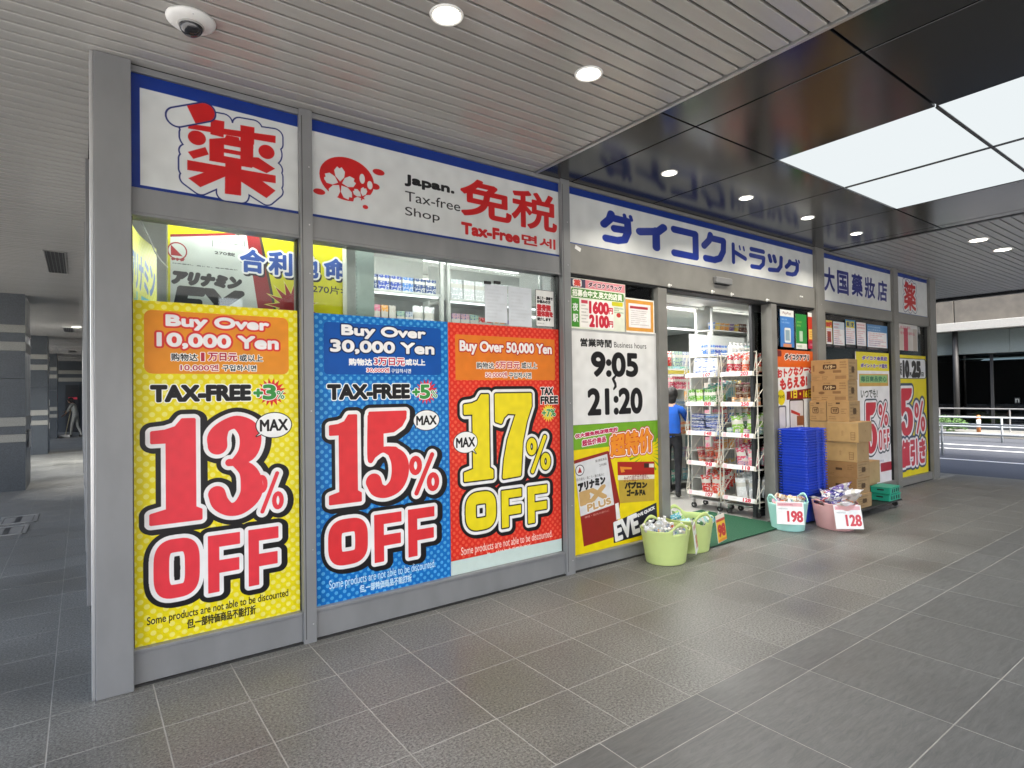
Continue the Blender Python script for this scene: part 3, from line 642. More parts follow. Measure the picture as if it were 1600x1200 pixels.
def kana(c, name, x0, x1, z0, z1, t):
    ku = [[(.34, .97), (.28, .76), (.06, .52)], [(.32, .86), (.92, .86), (.90, .46), (.74, .16), (.50, .06), (.12, .06)]]
    dk = [[(.72, 1.04), (.75, .93)], [(.93, 1.04), (.96, .93)]]
    G = {'ダ': [[(.30, .97), (.24, .76), (.06, .55)], [(.28, .84), (.84, .84), (.86, .46), (.74, .14), (.50, .06), (.12, .06)], [(.40, .47), (.84, .50)]]+[[(x+.02, z) for x, z in q] for q in dk],
         'イ': [[(.92, .96), (.72, .74), (.06, .56)], [(.64, .74), (.64, .04)]], 'コ': [[(.04, .93), (.92, .93), (.92, .07), (.04, .07)]],
         'ク': ku, 'ド': [[(.18, .97), (.18, .03)], [(.22, .60), (.95, .34)], [(.58, .96), (.62, .80)], [(.84, .96), (.88, .80)]],
         'ラ': [[(.10, .94), (.90, .94)], [(.05, .62), (.92, .62), (.88, .30), (.64, .08), (.12, .06)]],
         'ッ': [[(.08, .92), (.16, .62)], [(.40, .94), (.48, .66)], [(.92, .96), (.88, .42), (.66, .12), (.08, .06)]],
         'グ': [[(x*.92, z*.92) for x, z in q] for q in ku]+[[(.76, 1.06), (.80, .95)], [(.96, 1.06), (.99, .95)]]}[name]
    h = z1-z0; t = t/h; xs = max(.4, (x1-x0)/(h*1.0)); w_ = x1-x0-2*t*h*xs; h_ = h-2*t*h; out = []
    us = [p[0] for q in G for p in q]; vs = [p[1] for q in G for p in q]; G = [[((u-min(us))/(max(us)-min(us)), (v-min(vs))/(max(vs)-min(vs)+1e-9)) for u, v in q] for q in G]
    for q in G:
        tt = t*.5 if len(q) == 2 and abs(q[0][1]-q[1][1]) < .25 and q[0][1] > .9 and q[0][0] > .45 and name in 'ダドグ' else t
        out.append([(x0+t*h*xs+w_*x, z0+t*h+h_*z, tt*h) for x, z in q])
    return c.strokes(out, xs)
def s3(c):
    B = (34, 56, 150)
    for ch, (l, tp), (r, b), t in (('ダ', (936, 322), (991.5, 387), .034), ('イ', (992, 340), (1042, 396), .036), ('コ', (1046.7, 352), (1090.8, 408), .036), ('ク', (1094, 359), (1134, 415), .036),
                                 ('ド', (1141.7, 378.4), (1166, 417), .026), ('ラ', (1168.7, 385), (1195, 424), .026), ('ッ', (1198, 395), (1222.5, 429), .026), ('グ', (1224.4, 399.4), (1250.6, 435), .026)):
        p, q = c.P(l, tp), c.P(r, b); c.paint(kana(c, ch, p[0], q[0], q[1], p[1], t), B)
signboard(3.50, 7.87, 2.930, 3.440, .062, .012, .03, 'wide white sign board over the doorway with blue katakana lettering', s3, 330)
def s4(c):
    for ch, a, b in (('大', (1286.5, 417), (1303, 456)), ('国', (1307, 423), (1324.6, 461)), ('藥', (1329.5, 427.6), (1346.5, 463.5)), ('妝', (1350, 433), (1366, 467)), ('店', (1370, 438), (1385, 471.4))):
        c.t(ch, a, b, (34, 44, 130), bold=.010)
signboard(8.10, 10.31, 2.787, 3.440, .06, .012, 0, 'white sign board with dark blue characters, second from the right end', s4, 300)
def s5(c):
    p, q = c.P(1411, 441), c.P(1430, 486); a, b = c.P(1411.5, 440), c.P(1414.5, 444.5)
    kusuri(c, p[0], q[1], q[0], p[1], (a, b, .05))
signboard(10.50, 11.80, 2.787, 3.440, .06, .012, .0, 'small white sign board with red medicine character at the far right end', s5, 300)
# ================================================================== POSTERS
Yw = D+.010
K, Wh, RED = (20, 18, 20), (247, 245, 246), (228, 52, 66)
def smooth(pl, n=6):
    P = [np.array(p, float) for p in pl]; P = [2*P[0]-P[1]]+P+[2*P[-1]-P[-2]]; o = []
    for i in range(1, len(P)-2):
        a, b, d, e = P[i-1:i+3]
        for k in range(n): t = k/n; o.append(tuple(.5*(2*b+(d-a)*t+(2*a-5*b+4*d-e)*t*t+(3*b-a-3*d+e)*t**3)))
    return o+[tuple(P[-2])]
def digit(c, ch, x0, z0, x1, z1):
    w_, h = x1-x0, z1-z0; U = lambda L: [(x0+w_*u, z0+h*v) for u, v in L]; S = lambda L: [[(x0+w_*u, z0+h*v, r*w_) for u, v, r in smooth(q)] for q in L]
    if ch == '1':
        g = .035; P = [(.04, .02), (.96, .02), (.96, .10), (.84, .13), (.84, .97), (.62, .97), (.50, .90), (.30, .87), (.06, .86), (.06, .77), (.34, .77), (.34, .13), (.04, .10)]
        return c.grow(c.poly(U(P)), g*w_)
    if ch == '3': return c.strokes(S([[(.20, .70, .17), (.20, .79, .17), (.32, .88, .12), (.54, .915, .13), (.74, .84, .19), (.79, .73, .20), (.72, .61, .17), (.50, .535, .075), (.40, .53, .07)], [(.50, .53, .07), (.72, .44, .15), (.80, .32, .20), (.78, .20, .20), (.60, .095, .15), (.40, .08, .125), (.24, .15, .15), (.18, .24, .15)]]))
    if ch == '5':
        m = c.strokes(S([[(.64, .52, .12), (.78, .42, .19), (.80, .28, .20), (.70, .15, .17), (.48, .085, .13), (.28, .12, .15), (.20, .21, .17)], [(.14, .93, .06), (.12, .47, .05), (.22, .50, .05), (.42, .555, .06), (.66, .52, .12)]]))
        return np.maximum(m, c.grow(c.poly(U([(.13, .97), (.94, .97), (.93, .90), (.84, .82), (.66, .76), (.40, .75), (.40, .575), (.28, .53), (.12, .47)])), .03*w_))
    if ch == '7': return c.grow(c.poly(U([(.05, .97), (.96, .97), (.96, .84), (.82, .66), (.70, .42), (.64, .04), (.22, .03), (.26, .22), (.36, .45), (.60, .76), (.34, .77), (.22, .72), (.17, .66), (.05, .68)])), .035*w_)
    if ch == 'O':
        t = .165; cx = x0+w_/2; n = []; rx, rz = w_*(.5-t), h*.5-t*w_
        for k in range(41):
            a = 2*PI*k/40; cc, ss = math.cos(a), math.sin(a); n.append((cx+rx*math.copysign(abs(cc)**.55, cc), z0+h/2+rz*math.copysign(abs(ss)**.55, ss), t*w_))
        return c.strokes([n])
    if ch == 'F': return c.grow(c.poly(U([(.03, .02), (.33, .02), (.33, .34), (.94, .34), (.94, .54), (.33, .54), (.33, .79), (.97, .79), (.97, .98), (.03, .98)])), .018*w_)
    if ch == '%':
        t = .07
        ring = lambda cx, cz: [(x0+w_*(cx+.13*math.cos(2*PI*k/16)), z0+h*(cz+.17*math.sin(2*PI*k/16)), t*w_*1.1) for k in range(17)]
        return c.strokes([ring(.22, .72), ring(.78, .28), [(x0+w_*.76, z0+h*.95, t*w_), (x0+w_*.24, z0+h*.05, t*w_)]])
def bigtext(c, items, fill, wo, bo, thin=0, drop=(.012, -.006)):
    def fix(ch, a, b):
        w_ = b[0]-a[0]; f = lambda y, x: max(0, (y-607)/(2092-x)); return ch, c.P(a[0], a[1]+f(a[1], a[0])*w_), c.P(b[0], b[1]-f(b[1], a[0])*w_)
    ms = [digit(c, ch, min(p[0], q[0]), min(p[1], q[1]), max(p[0], q[0]), max(p[1], q[1])) for ch, p, q in (fix(*i) for i in items)]
    m = np.max(ms, 0); bl = c.grow(m, wo+bo); sh = np.roll(bl, (int(-drop[1]*c.k), int(drop[0]*c.k)), (0, 1))
    c.paint(np.maximum(bl, sh), K).paint(c.grow(m, wo), Wh)
    if thin: c.paint(c.grow(m, thin), K)
    c.paint(m, fill)
def burst(c, px, py, r, col, n=17, inner=.62):
    x, z = c.P(px, py); c.paint(c.poly([(x+(r if k % 2 else r*inner)*math.cos(PI*k/n+.1), z+(r if k % 2 else r*inner)*math.sin(PI*k/n+.1)) for k in range(2*n)]), col); return x, z
def bubble(c, a, b, tail):
    m = c.ellp(a, b); p, q = c.P(*a), c.P(*b); cx, cz = (p[0]+q[0])/2, (p[1]+q[1])/2; tx, tz = c.P(*tail)
    m = np.maximum(m, c.poly([(cx-.03, cz), (tx, tz), (cx+.03, cz-.01)])); c.paint(c.grow(m, .005), K).paint(m, (250, 250, 250))
    w_, h = abs(q[0]-p[0]), abs(p[1]-q[1]); c.paint(c.grow(c.text('MAX', cx-w_*.39, cz-h*.22, cx+w_*.39, cz+h*.22), .003), K)

# --- yellow 13% poster
c = Cv(.232, 1.146, .206, 2.157, 620, (240, 222, 20)); c.dots(.062, .0145, (250, 243, 150), .75)
c.paint(c.rectp((225, 483), (452, 585), .04), (235, 148, 44))
for s, a, b in (('Buy Over', (260.5, 492), (420, 520)), ('10,000 Yen', (246.3, 520), (435, 548))): c.t(s, a, b, Wh, bold=.006, out=.011, oc=(222, 60, 60))
c.t('购物达', (268, 552), (309, 564), K, bold=.001, out=.004); c.t('1', (314.5, 551), (320, 564), (190, 50, 70), bold=.001, out=.004); c.t('万日元', (326, 551), (371, 564), (190, 50, 70), bold=.002, out=.004); c.t('或以上', (375, 554), (411, 565), K, bold=.001, out=.004)
c.t('10,000엔', (282.5, 568.8), (342, 580), (190, 50, 70), bold=.001, out=.004); c.t('구입하시면', (348, 570), (401, 580), K, bold=.001, out=.004)
c.t('TAX-FREE', (237.5, 603.5), (391, 624), K, bold=.008, out=.006)
burst(c, 425, 613, .092, (225, 50, 50)); c.t('+', (398, 609), (410, 619), (60, 150, 70), bold=.006, out=.005); c.t('3', (412.5, 602), (431, 623), (60, 150, 70), bold=.006, out=.005); c.t('%', (433, 611), (445, 623), (60, 150, 70), bold=.001, out=.004)
bigtext(c, (('1', (232, 651), (317.5, 823)), ('3', (322, 646), (411, 813)), ('%', (399, 736), (445, 804)), ('O', (239.7, 838), (313, 941)), ('F', (324.6, 831), (377, 929)), ('F', (388, 822), (437, 918))), (236, 62, 74), .024, .026)
bubble(c, (401, 646), (456, 682), (401, 682))
c.t('Some products are not able to be discounted', (230, 966), (451, 935), (40, 36, 20), bold=.0008); c.t('但,一部特価商品不能打折', (293, 969), (400, 960), (40, 36, 20), bold=.0015)
c.sheet('discount_poster', Yw, .33, label='yellow dotted poster with red 13% off lettering in the leftmost window', cat='poster', group='large discount posters on the windows')
# --- blue 15% poster
c = Cv(1.236, 2.272, .204, 2.152, 620, (12, 112, 196)); c.dots(.058, .0125, (106, 186, 236), .75)
c.paint(c.rectp((506, 502), (690.5, 586), .03), (14, 84, 172))
for s, a, b in (('Buy Over', (535, 507.5), (665, 532.5)), ('30,000 Yen', (517.5, 531), (678.7, 555.5))): c.t(s, a, b, Wh, bold=.006, out=.009, oc=(16, 44, 90))
c.t('购物达', (546, 560), (582, 571), Wh, bold=.003); c.t('3万日元', (585.5, 558.7), (633, 571), (200, 50, 80), bold=.002, out=.006); c.t('或以上', (635, 561), (665, 571), Wh, bold=.003)
c.t('30,000엔', (573.7, 574.5), (609, 582), (200, 50, 80), bold=.001, out=.005); c.t('구입하시면', (612, 576), (643, 583), Wh, bold=.001)
c.t('TAX-FREE', (513.6, 602), (640, 621), K, bold=.008, out=.007)
burst(c, 667, 612, .098, (220, 50, 70)); c.t('+', (646, 608), (656, 617), (60, 150, 70), bold=.006, out=.006); c.t('5', (657.5, 602), (672, 622), (60, 150, 70), bold=.006, out=.006); c.t('%', (674, 610), (684, 621), (60, 150, 70), bold=.001, out=.004)
bigtext(c, (('1', (513, 645), (566.6, 791)), ('5', (569, 640), (640, 784)), ('%', (639, 707), (688, 775)), ('O', (513, 807), (576, 888)), ('F', (584.5, 799), (629.6, 881)), ('F', (637.5, 791), (681, 872))), (228, 56, 62), .026, .024, drop=(.02, -.01))
bubble(c, (647, 642), (687, 671), (650, 669))
c.t('Some products are not able to be discounted.', (515, 908), (681, 890), (214, 236, 250), bold=.0006); c.t('但,一部特価商品不能打折', (563, 915), (644, 909), (214, 236, 250), bold=.0015)
c.sheet('discount_poster', Yw, .33, label='blue dotted poster with red 15% off lettering in the second window', cat='poster', group='large discount posters on the windows')
# --- red 17% poster
c = Cv(2.276, 3.398, .315, 2.150, 600, (226, 48, 32)); c.dots(.055, .0125, (244, 112, 84), .7)
c.paint(c.rectp((711.8, 522), (868.5, 594), .012), (232, 128, 40))
c.t('Buy Over 50,000 Yen', (719.6, 532), (862.7, 557), Wh, bold=.005, out=.009, oc=(190, 44, 40))
c.t('购物达', (745.6, 566), (773, 576), K, bold=.001, out=.005); c.t('5万日元', (776, 565), (813, 576), (200, 50, 60), bold=.002, out=.005); c.t('或以上', (816, 566), (840, 576), K, bold=.001, out=.005)
c.t('50,000엔', (759.5, 581), (793, 590), (200, 50, 60), bold=.001, out=.005); c.t('구입하시면', (796, 582), (831, 591), K, bold=.001, out=.005)
bigtext(c, (('1', (723.6, 614), (772.5, 754)), ('7', (772.7, 613), (834, 751)), ('%', (823, 680), (862, 740)), ('O', (728, 766), (776.6, 832)), ('F', (784, 763), (817, 826)), ('F', (825, 757), (857, 819))), (244, 224, 34), .034, .024, thin=.010, drop=(.012, -.008))
bubble(c, (709.7, 676), (747, 706), (745, 709))
c.t('TAX', (846, 606), (865, 616.5), K, bold=.004, out=.006); c.t('FREE', (846, 620), (872.5, 630), K, bold=.004, out=.006)
burst(c, 858, 645, .085, (238, 216, 60)); c.t('+7%', (848, 640), (869, 650), (60, 150, 70), bold=.003, out=.003)
c.t('Some products are not able to be discounted.', (721.5, 856), (864, 842.5), (252, 230, 220), bold=.0006); c.t('但,一部特価商品不能打折', (761, 864), (830, 862), (252, 230, 220), bold=.0015)
c.sheet('discount_poster', Yw, .33, label='red dotted poster with yellow 17% off lettering beside the blue one', cat='poster', group='large discount posters on the windows')
tag(MB().box(2.276, 3.398, Yw, Yw+.002, .206, .314).obj('window_film', M['wallpale']), 'strip of pale green window film under the red poster', 'window film')

# --- opening hours panel and what hangs above it
c = Cv(3.505, 4.697, 1.30, 2.18, 420, (238, 238, 238))
c.t('営業時間', (908, 528.5), (956.5, 543), (30, 30, 30), bold=.003); c.t('Business hours', (960.5, 534), (1011, 545), (60, 60, 60))
c.t('9:05', (926, 551), (997, 587), K, bold=.014); c.t('21:20', (920.6, 609), (1004, 644), K, bold=.014)
p = c.P(961.5, 598); c.paint(c.strokes([[(p[0]+.01, p[1]+.06, .012), (p[0]-.02, p[1]+.035, .016), (p[0]+.008, p[1]-.01, .016), (p[0]+.012, p[1]-.035, .015), (p[0]-.012, p[1]-.06, .010)]]), K)
c.sheet('opening_hours_panel', Yw, .3, label='white panel with black opening hours 9:05 to 21:20 beside the doorway', cat='sign')
Yq = D-.0005
c = Cv(3.515, 4.245, 2.17, 2.627, 700, (236, 240, 222)); c.plane = None
c.paint(c.rect(3.52, 2.545, 4.24, 2.622), (222, 140, 150)).paint(c.rect(3.52, 2.545, 3.72, 2.622), (70, 68, 90)).paint(c.rect(3.565, 2.55, 3.675, 2.618, .02), (240, 232, 228))
c.paint(c.grow(c.text('薬', 3.58, 2.555, 3.66, 2.612), .003), (220, 70, 60)); m = c.grow(c.text('ダイコクドラッグ', 3.76, 2.563, 4.20, 2.605), .003); c.paint(c.grow(m, .004), (246, 240, 240)).paint(m, (90, 40, 60))
c.paint(c.rect(3.545, 2.455, 4.225, 2.535, .02), (84, 140, 60)); c.paint(c.grow(c.text('招募会中文.英文的店員', 3.56, 2.465, 4.20, 2.525), .003), (250, 250, 240))
c.paint(c.rect(3.545, 2.185, 3.64, 2.445), (70, 150, 50)); c.paint(c.grow(c.text('夜', 3.56, 2.33, 3.625, 2.40), .002), Wh).paint(c.grow(c.text('駅', 3.56, 2.23, 3.625, 2.30), .002), Wh)
c.paint(c.rect(3.65, 2.185, 4.08, 2.445, .01), (250, 246, 242)).paint(c.rect(3.665, 2.405, 3.745, 2.435), (214, 70, 90)); c.paint(c.rect(4.06, 2.41, 4.21, 2.450, .01), (214, 206, 40))
for z, s in ((2.325, '1600'), (2.20, '2100')): c.paint(c.grow(c.text(s, 3.77, z, 4.01, z+.10), .009), (206, 40, 62)); c.paint(c.grow(c.text('円', 4.02, z+.005, 4.07, z+.06), .003), (206, 40, 62))
c.greek(3.665, 2.22, 3.76, 2.40, 6, (110, 100, 100), 3, .4, 8); c.greek(4.09, 2.34, 4.22, 2.40, 3, (60, 110, 60), 5, .7, 8); c.paint(c.ell(4.15, 2.325, .03, .022), (200, 60, 50))
c.sheet('job_notice', Yq, .4, label='green and white job notice with red hourly wages above the opening hours', cat='notice')
c = Cv(4.235, 4.665, 2.168, 2.505, 700, (246, 244, 236)); c.paint(c.rect(4.25, 2.185, 4.65, 2.49), (226, 160, 70)).paint(c.rect(4.29, 2.22, 4.61, 2.455), (248, 244, 244)).paint(c.rect(4.31, 2.405, 4.57, 2.43), (180, 60, 70)); c.greek(4.32, 2.24, 4.58, 2.395, 8, (120, 110, 110), 9, .45, 16)
c.sheet('framed_notice', Yq, .4, label='orange bordered notice taped at the top beside the doorway', cat='notice')
# --- sale poster below the hours
c = Cv(3.505, 4.697, .137, 1.298, 560, (243, 218, 16))
c.paint(c.rect(3.505, 1.13, 4.697, 1.298), (122, 178, 40)); a = c.P(898, 703); 
c.paint(c.polyp([(895, 704), (895, 660), (1027, 650), (1027, 690)]), (122, 178, 40))
x, z = c.P(1012, 706)
for k in range(24):
    an = 2*PI*k/24; c.paint(c.poly([(x+.10*math.cos(an), z+.10*math.sin(an)), (x+.26*math.cos(an-.05), z+.22*math.sin(an-.05)), (x+.26*math.cos(an+.05), z+.22*math.sin(an+.05))]), (120, 170, 40))
B = lambda x, y: (880+x/4.8, 650+y/4.8)
def cq(t, col, *q, bold=0, out=0, oc=Wh):
    m = c.quad(t, *[B(*k) for k in q])
    if bold: m = c.grow(m, bold)
    if out: c.paint(c.grow(m, out), oc)
    c.paint(m, col); return m
cq('仅大国免税店限定的', (200, 40, 90), (93, 140), (412, 84), (412, 112), (95, 168), bold=.003, out=.007); cq('超低价商品', (200, 40, 90), (148, 184), (325, 152), (325, 192), (150, 228), bold=.003, out=.007)
m = c.grow(c.quad('超特价', B(362, 150), B(668, 92), B(676, 262), B(366, 300)), .010); c.paint(c.grow(m, .024), (206, 40, 70)).paint(c.grow(m, .016), (255, 250, 240)).paint(c.grow(m, .006), (214, 60, 30)).paint(m, (246, 150, 40))
c.paint(c.polyp([B(85, 335), B(340, 262), B(350, 270), B(432, 650), B(400, 905), B(160, 980)]), (150, 40, 34)).paint(c.polyp([B(88, 360), B(335, 285), B(388, 665), B(135, 755)]), (226, 226, 228))
c.paint(c.polyp([B(395, 660), B(420, 650), B(435, 770), B(405, 780)]), (240, 238, 236))
x, z = c.P(*B(130, 408)); c.paint(c.ell(x, z, .055, .05), (60, 60, 70)).paint(c.ell(x, z, .047, .043), (236, 236, 238)).paint(c.poly([(x-.025, z-.022), (x+.025, z-.022), (x, z+.03)]), (170, 40, 40))
G9 = (96, 92, 92)
cq('第3類医薬品', G9, (245, 330), (330, 310), (332, 328), (247, 350)); cq('270錠', G9, (275, 360), (330, 348), (332, 366), (278, 382)); cq('目の疲れ・肩こり・腰の痛みに', G9, (105, 470), (312, 425), (315, 447), (108, 492))
cq('アリナミン', K, (118, 512), (315, 452), (320, 502), (125, 568), bold=.007); cq('EX', (206, 168, 110), (133, 584), (318, 524), (325, 603), (140, 666), bold=.016); cq('PLUS', (206, 168, 110), (185, 668), (358, 614), (365, 655), (190, 718), bold=.005, out=.007)
cq('神経・筋肉の疲れに', (230, 180, 170), (165, 755), (350, 700), (352, 715), (167, 772))
c.paint(c.polyp([B(412, 345), B(690, 342), B(690, 635), B(430, 655)]), (196, 166, 62)).paint(c.polyp([B(412, 345), B(690, 342), B(690, 440), B(415, 445)]), (176, 40, 28)).paint(c.polyp([B(415, 445), B(690, 440), B(690, 472), B(416, 482)]), (240, 234, 220))
c.paint(c.polyp([B(430, 380), B(520, 385), B(520, 400), B(460, 402), B(470, 420), B(440, 425)]), (236, 150, 50)).paint(c.polyp([B(612, 355), B(648, 355), B(648, 388), B(612, 388)]), (60, 40, 30)).paint(c.polyp([B(650, 358), B(686, 358), B(686, 386), B(650, 386)]), (240, 230, 220))
c.t('かぜの諸症状の緩和に', B(460, 452), B(650, 472), (130, 40, 40)); cq('パブロン', (30, 26, 16), (470, 500), (632, 494), (632, 536), (470, 544), bold=.007); cq('ゴールドA', (30, 26, 16), (485, 555), (620, 550), (620, 592), (485, 600), bold=.006)
c.paint(c.polyp([B(378, 805), B(705, 650), B(715, 860), B(385, 955)]), (36, 36, 52)); cq('EVE', Wh, (388, 805), (552, 736), (578, 866), (402, 938), bold=.012); cq('EVE QUICK', Wh, (562, 738), (690, 676), (694, 700), (567, 762), bold=.003); c.paint(c.polyp([B(580, 820), B(690, 770), B(690, 790), B(580, 842)]), Wh)
c.sheet('sale_poster', Yw, .33, label='yellow and green medicine sale poster showing three medicine boxes', cat='poster')

# --- right of the door
def small_poster(a, b, label, draw, Y=D+.018, ppm=420, bgc=(240, 240, 238), cat='poster', group=None, name='small_poster'):
    p, q = at(*a, Y=Y), at(*b, Y=Y); c = Cv(p.x, q.x, min(p.z, q.z), max(p.z, q.z), ppm, bgc); c.plane = Y; draw(c); return c.sheet(name, Y, .4, label=label, cat=cat, group=group)
def fx(c, u, v): return (c.x0+(c.x1-c.x0)*u, c.z0+(c.z1-c.z0)*v)
def fr(c, u0, v0, u1, v1, r=0): return c.rect(*fx(c, u0, v0), *fx(c, u1, v1), r)
def ft(c, s, u0, v0, u1, v1, col, bold=0, out=0, oc=Wh, **k):
    m = c.text(s, *fx(c, u0, v0), *fx(c, u1, v1), **k)
    if bold: m = c.grow(m, bold)
    if out: c.paint(c.grow(m, out), oc)
    c.paint(m, col)
def fg(c, u0, v0, u1, v1, n, col, seed=0, chars=14): c.greek(*fx(c, u0, v0), *fx(c, u1, v1), n, col, seed, .55, chars)
GP = 'small posters in the windows right of the doorway'
small_poster((1218.5, 483), (1241, 543), 'small pale blue payment poster, leftmost of the row right of the door', lambda c: (c.paint(fr(c, 0, 0, 1, .82), (70, 130, 205)), ft(c, 'PayPay', .2, .86, .8, .95, (120, 80, 90)), fg(c, .1, .62, .9, .78, 2, (230, 240, 255), 2), c.paint(fr(c, .3, .12, .75, .52, .02), (235, 238, 235)), c.paint(fr(c, .36, .18, .68, .46), (150, 175, 190)), c.paint(fr(c, .2, 0, .8, .09), (230, 150, 110))), group=GP)
small_poster((1243, 490), (1261, 546), 'small green payment poster in the middle of the row right of the door', lambda c: (c.paint(fr(c, 0, .1, 1, 1), (40, 140, 60)), fg(c, .1, .62, .9, .82, 2, (240, 240, 120), 4, 9), c.paint(fr(c, .32, .22, .62, .52, .01), (190, 215, 190)), c.paint(fr(c, 0, 0, 1, .16), (240, 240, 235)), fg(c, .1, .02, .9, .14, 1, (90, 150, 90), 4, 9)), group=GP)
small_poster((1262, 488), (1283, 546), 'small red poster with a yellow 20 in the row right of the door', lambda c: (c.paint(fr(c, 0, 0, 1, .9), (206, 60, 36)), c.paint(fr(c, 0, .88, 1, 1), (244, 244, 240)), ft(c, '20', .35, .60, .72, .74, (250, 220, 60), bold=.008), c.paint(fr(c, .05, .26, .95, .54), (245, 205, 100)), fg(c, .1, .3, .9, .5, 3, (180, 60, 30), 6, 9), c.paint(fr(c, 0, 0, 1, .22), (190, 40, 70)), fg(c, .1, .05, .9, .18, 1, (250, 240, 240), 6, 8)), group=GP)
def dcoupon(c):
    c.paint(fr(c, 0, .885, 1, 1), (232, 104, 36)); m = c.textp('ダイコクアプリ', (1226, 553), (1264, 563)); m = c.grow(m, .006); c.paint(c.grow(m, .010), Wh).paint(m, (60, 30, 30))
    c.paint(c.rectp((1213, 547), (1221, 557), .02), (120, 40, 40)); 
    m = c.grow(c.textp('おトクなクーポン', (1214, 572), (1279, 586), slope=.08), .007); c.paint(m, (208, 44, 44)); m = c.grow(c.textp('もらえる!', (1219, 590), (1261, 605), slope=.08), .010); c.paint(m, (208, 44, 44))
    c.paint(c.polyp([(1229, 612), (1270, 606), (1270, 622), (1229, 625)]), (140, 30, 34)); c.t('1日・16日', (1236, 610), (1268, 621), (250, 226, 60), bold=.006)
    c.paint(c.ellp((1214, 609), (1227, 633)), (236, 212, 30)); c.t('チェック', (1216, 617), (1225, 622), K, bold=.002)
    for a, b, f in (((1216, 634), (1229, 668), (90, 90, 100)), ((1233, 624), (1257, 680), (60, 44, 44))):
        c.paint(c.rectp(a, b, .03), f); c.paint(c.rectp((a[0]+1.3, a[1]+2.5), (b[0]-1.3, b[1]), .02), (228, 222, 222))
    c.paint(c.polyp([(1236, 640), (1250, 646), (1250, 650), (1236, 645)]), (200, 50, 50)); c.paint(c.rectp((1245, 650), (1256, 664)), (150, 90, 60))
small_poster((1213, 546), (1283, 769), 'tall white and orange app coupon poster behind the baskets', dcoupon, ppm=380, name='coupon_poster')
# bay 4
MBX = [(1290, 500, 1301, 543, (214, 190, 90)), (1301.5, 502, 1320, 545, (205, 215, 225)), (1320.5, 499, 1337, 544, (70, 140, 190)), (1338, 503, 1353.5, 546, (235, 225, 225)), (1354, 506, 1387, 549, (80, 130, 180))]
lab = ['narrow yellow medicine poster with red 500 figures', 'pale product poster between the yellow and the blue ones', 'blue poster with yellow squares in the top row', 'white poster with red price lines in the top row', 'wide blue and white price list at the right of the top row']
for i, (l, tp, r, b, cl) in enumerate(MBX):
    def dd(c, i=i, cl=cl):
        c.paint(fr(c, .04, .03, .96, .72), (236, 234, 236)); c.paint(fr(c, 0, 0, 1, .12), (30, 28, 34)); fg(c, .1, .02, .9, .11, 1, (230, 200, 200), i, 9)
        if i == 0: ft(c, '500円', .06, .76, .94, .93, (190, 40, 40), bold=.006); c.paint(fr(c, .2, .2, .8, .6), (150, 60, 40))
        elif i == 2: c.paint(fr(c, .08, .72, .42, .95), (240, 220, 40)); c.paint(fr(c, .52, .72, .9, .95), (240, 220, 40)); ft(c, '得', .14, .76, .36, .92, (30, 60, 120), bold=.004); ft(c, '安', .6, .76, .82, .92, (30, 60, 120), bold=.004)
        else: fg(c, .06, .74, .94, .96, 2, (240, 240, 250) if i == 4 else (190, 50, 60), i+3, 9)
        fg(c, .08, .16, .92, .70, 7, (196, 70, 90), i+20, 12); fg(c, .08, .16, .92, .40, 3, (90, 110, 170), i+30, 12)
    small_poster((l, tp), (r, b), lab[i], dd, bgc=cl, ppm=460, group=GP)
def d5(c):
    c.paint(c.rectp((1337, 549), (1393, 580)), (226, 210, 50)); c.t('ダイコク会員証', (1347, 556), (1386, 563.5), (110, 90, 160), bold=.006, out=.005); c.t('ポイントカード還元', (1345, 568), (1386, 575), (110, 90, 160), bold=.006, out=.005)
    c.paint(c.rectp((1342, 584), (1388, 603)), (200, 160, 80)).paint(c.rectp((1343.5, 586), (1386.5, 598)), (150, 190, 130)); c.t('毎日商品安心', (1345, 588), (1385, 596), (50, 110, 80), bold=.004)
    c.t('いつでも!', (1345, 609), (1371, 621), (40, 50, 40), bold=.004)
    ms = [digit(c, ch, min(p[0], q[0]), min(p[1], q[1]), max(p[0], q[0]), max(p[1], q[1])) for ch, p, q in ((ch, c.P(*a), c.P(*b)) for ch, a, b in (('5', (1351, 628), (1371, 709)), ('%', (1372, 630), (1388, 666)), ('O', (1373, 672), (1379, 703)), ('F', (1380, 671), (1384.5, 702)), ('F', (1385.5, 670), (1390, 700))))]
    m = np.max(ms, 0); c.paint(c.grow(m, .055), (40, 56, 70)).paint(c.grow(m, .032), (240, 236, 240)).paint(m, (202, 44, 60))
    fg(c, .3, .16, .95, .22, 2, (120, 130, 160), 4, 14); c.paint(c.rectp((1376, 724), (1393, 734)), (170, 40, 60)); fg(c, .66, .105, .97, .13, 1, (240, 220, 220), 4, 8)
small_poster((1336, 549), (1393.5, 760), 'white poster with a large red 5% OFF beside the carton stack', d5, bgc=(236, 234, 238), ppm=300, name='discount_poster')
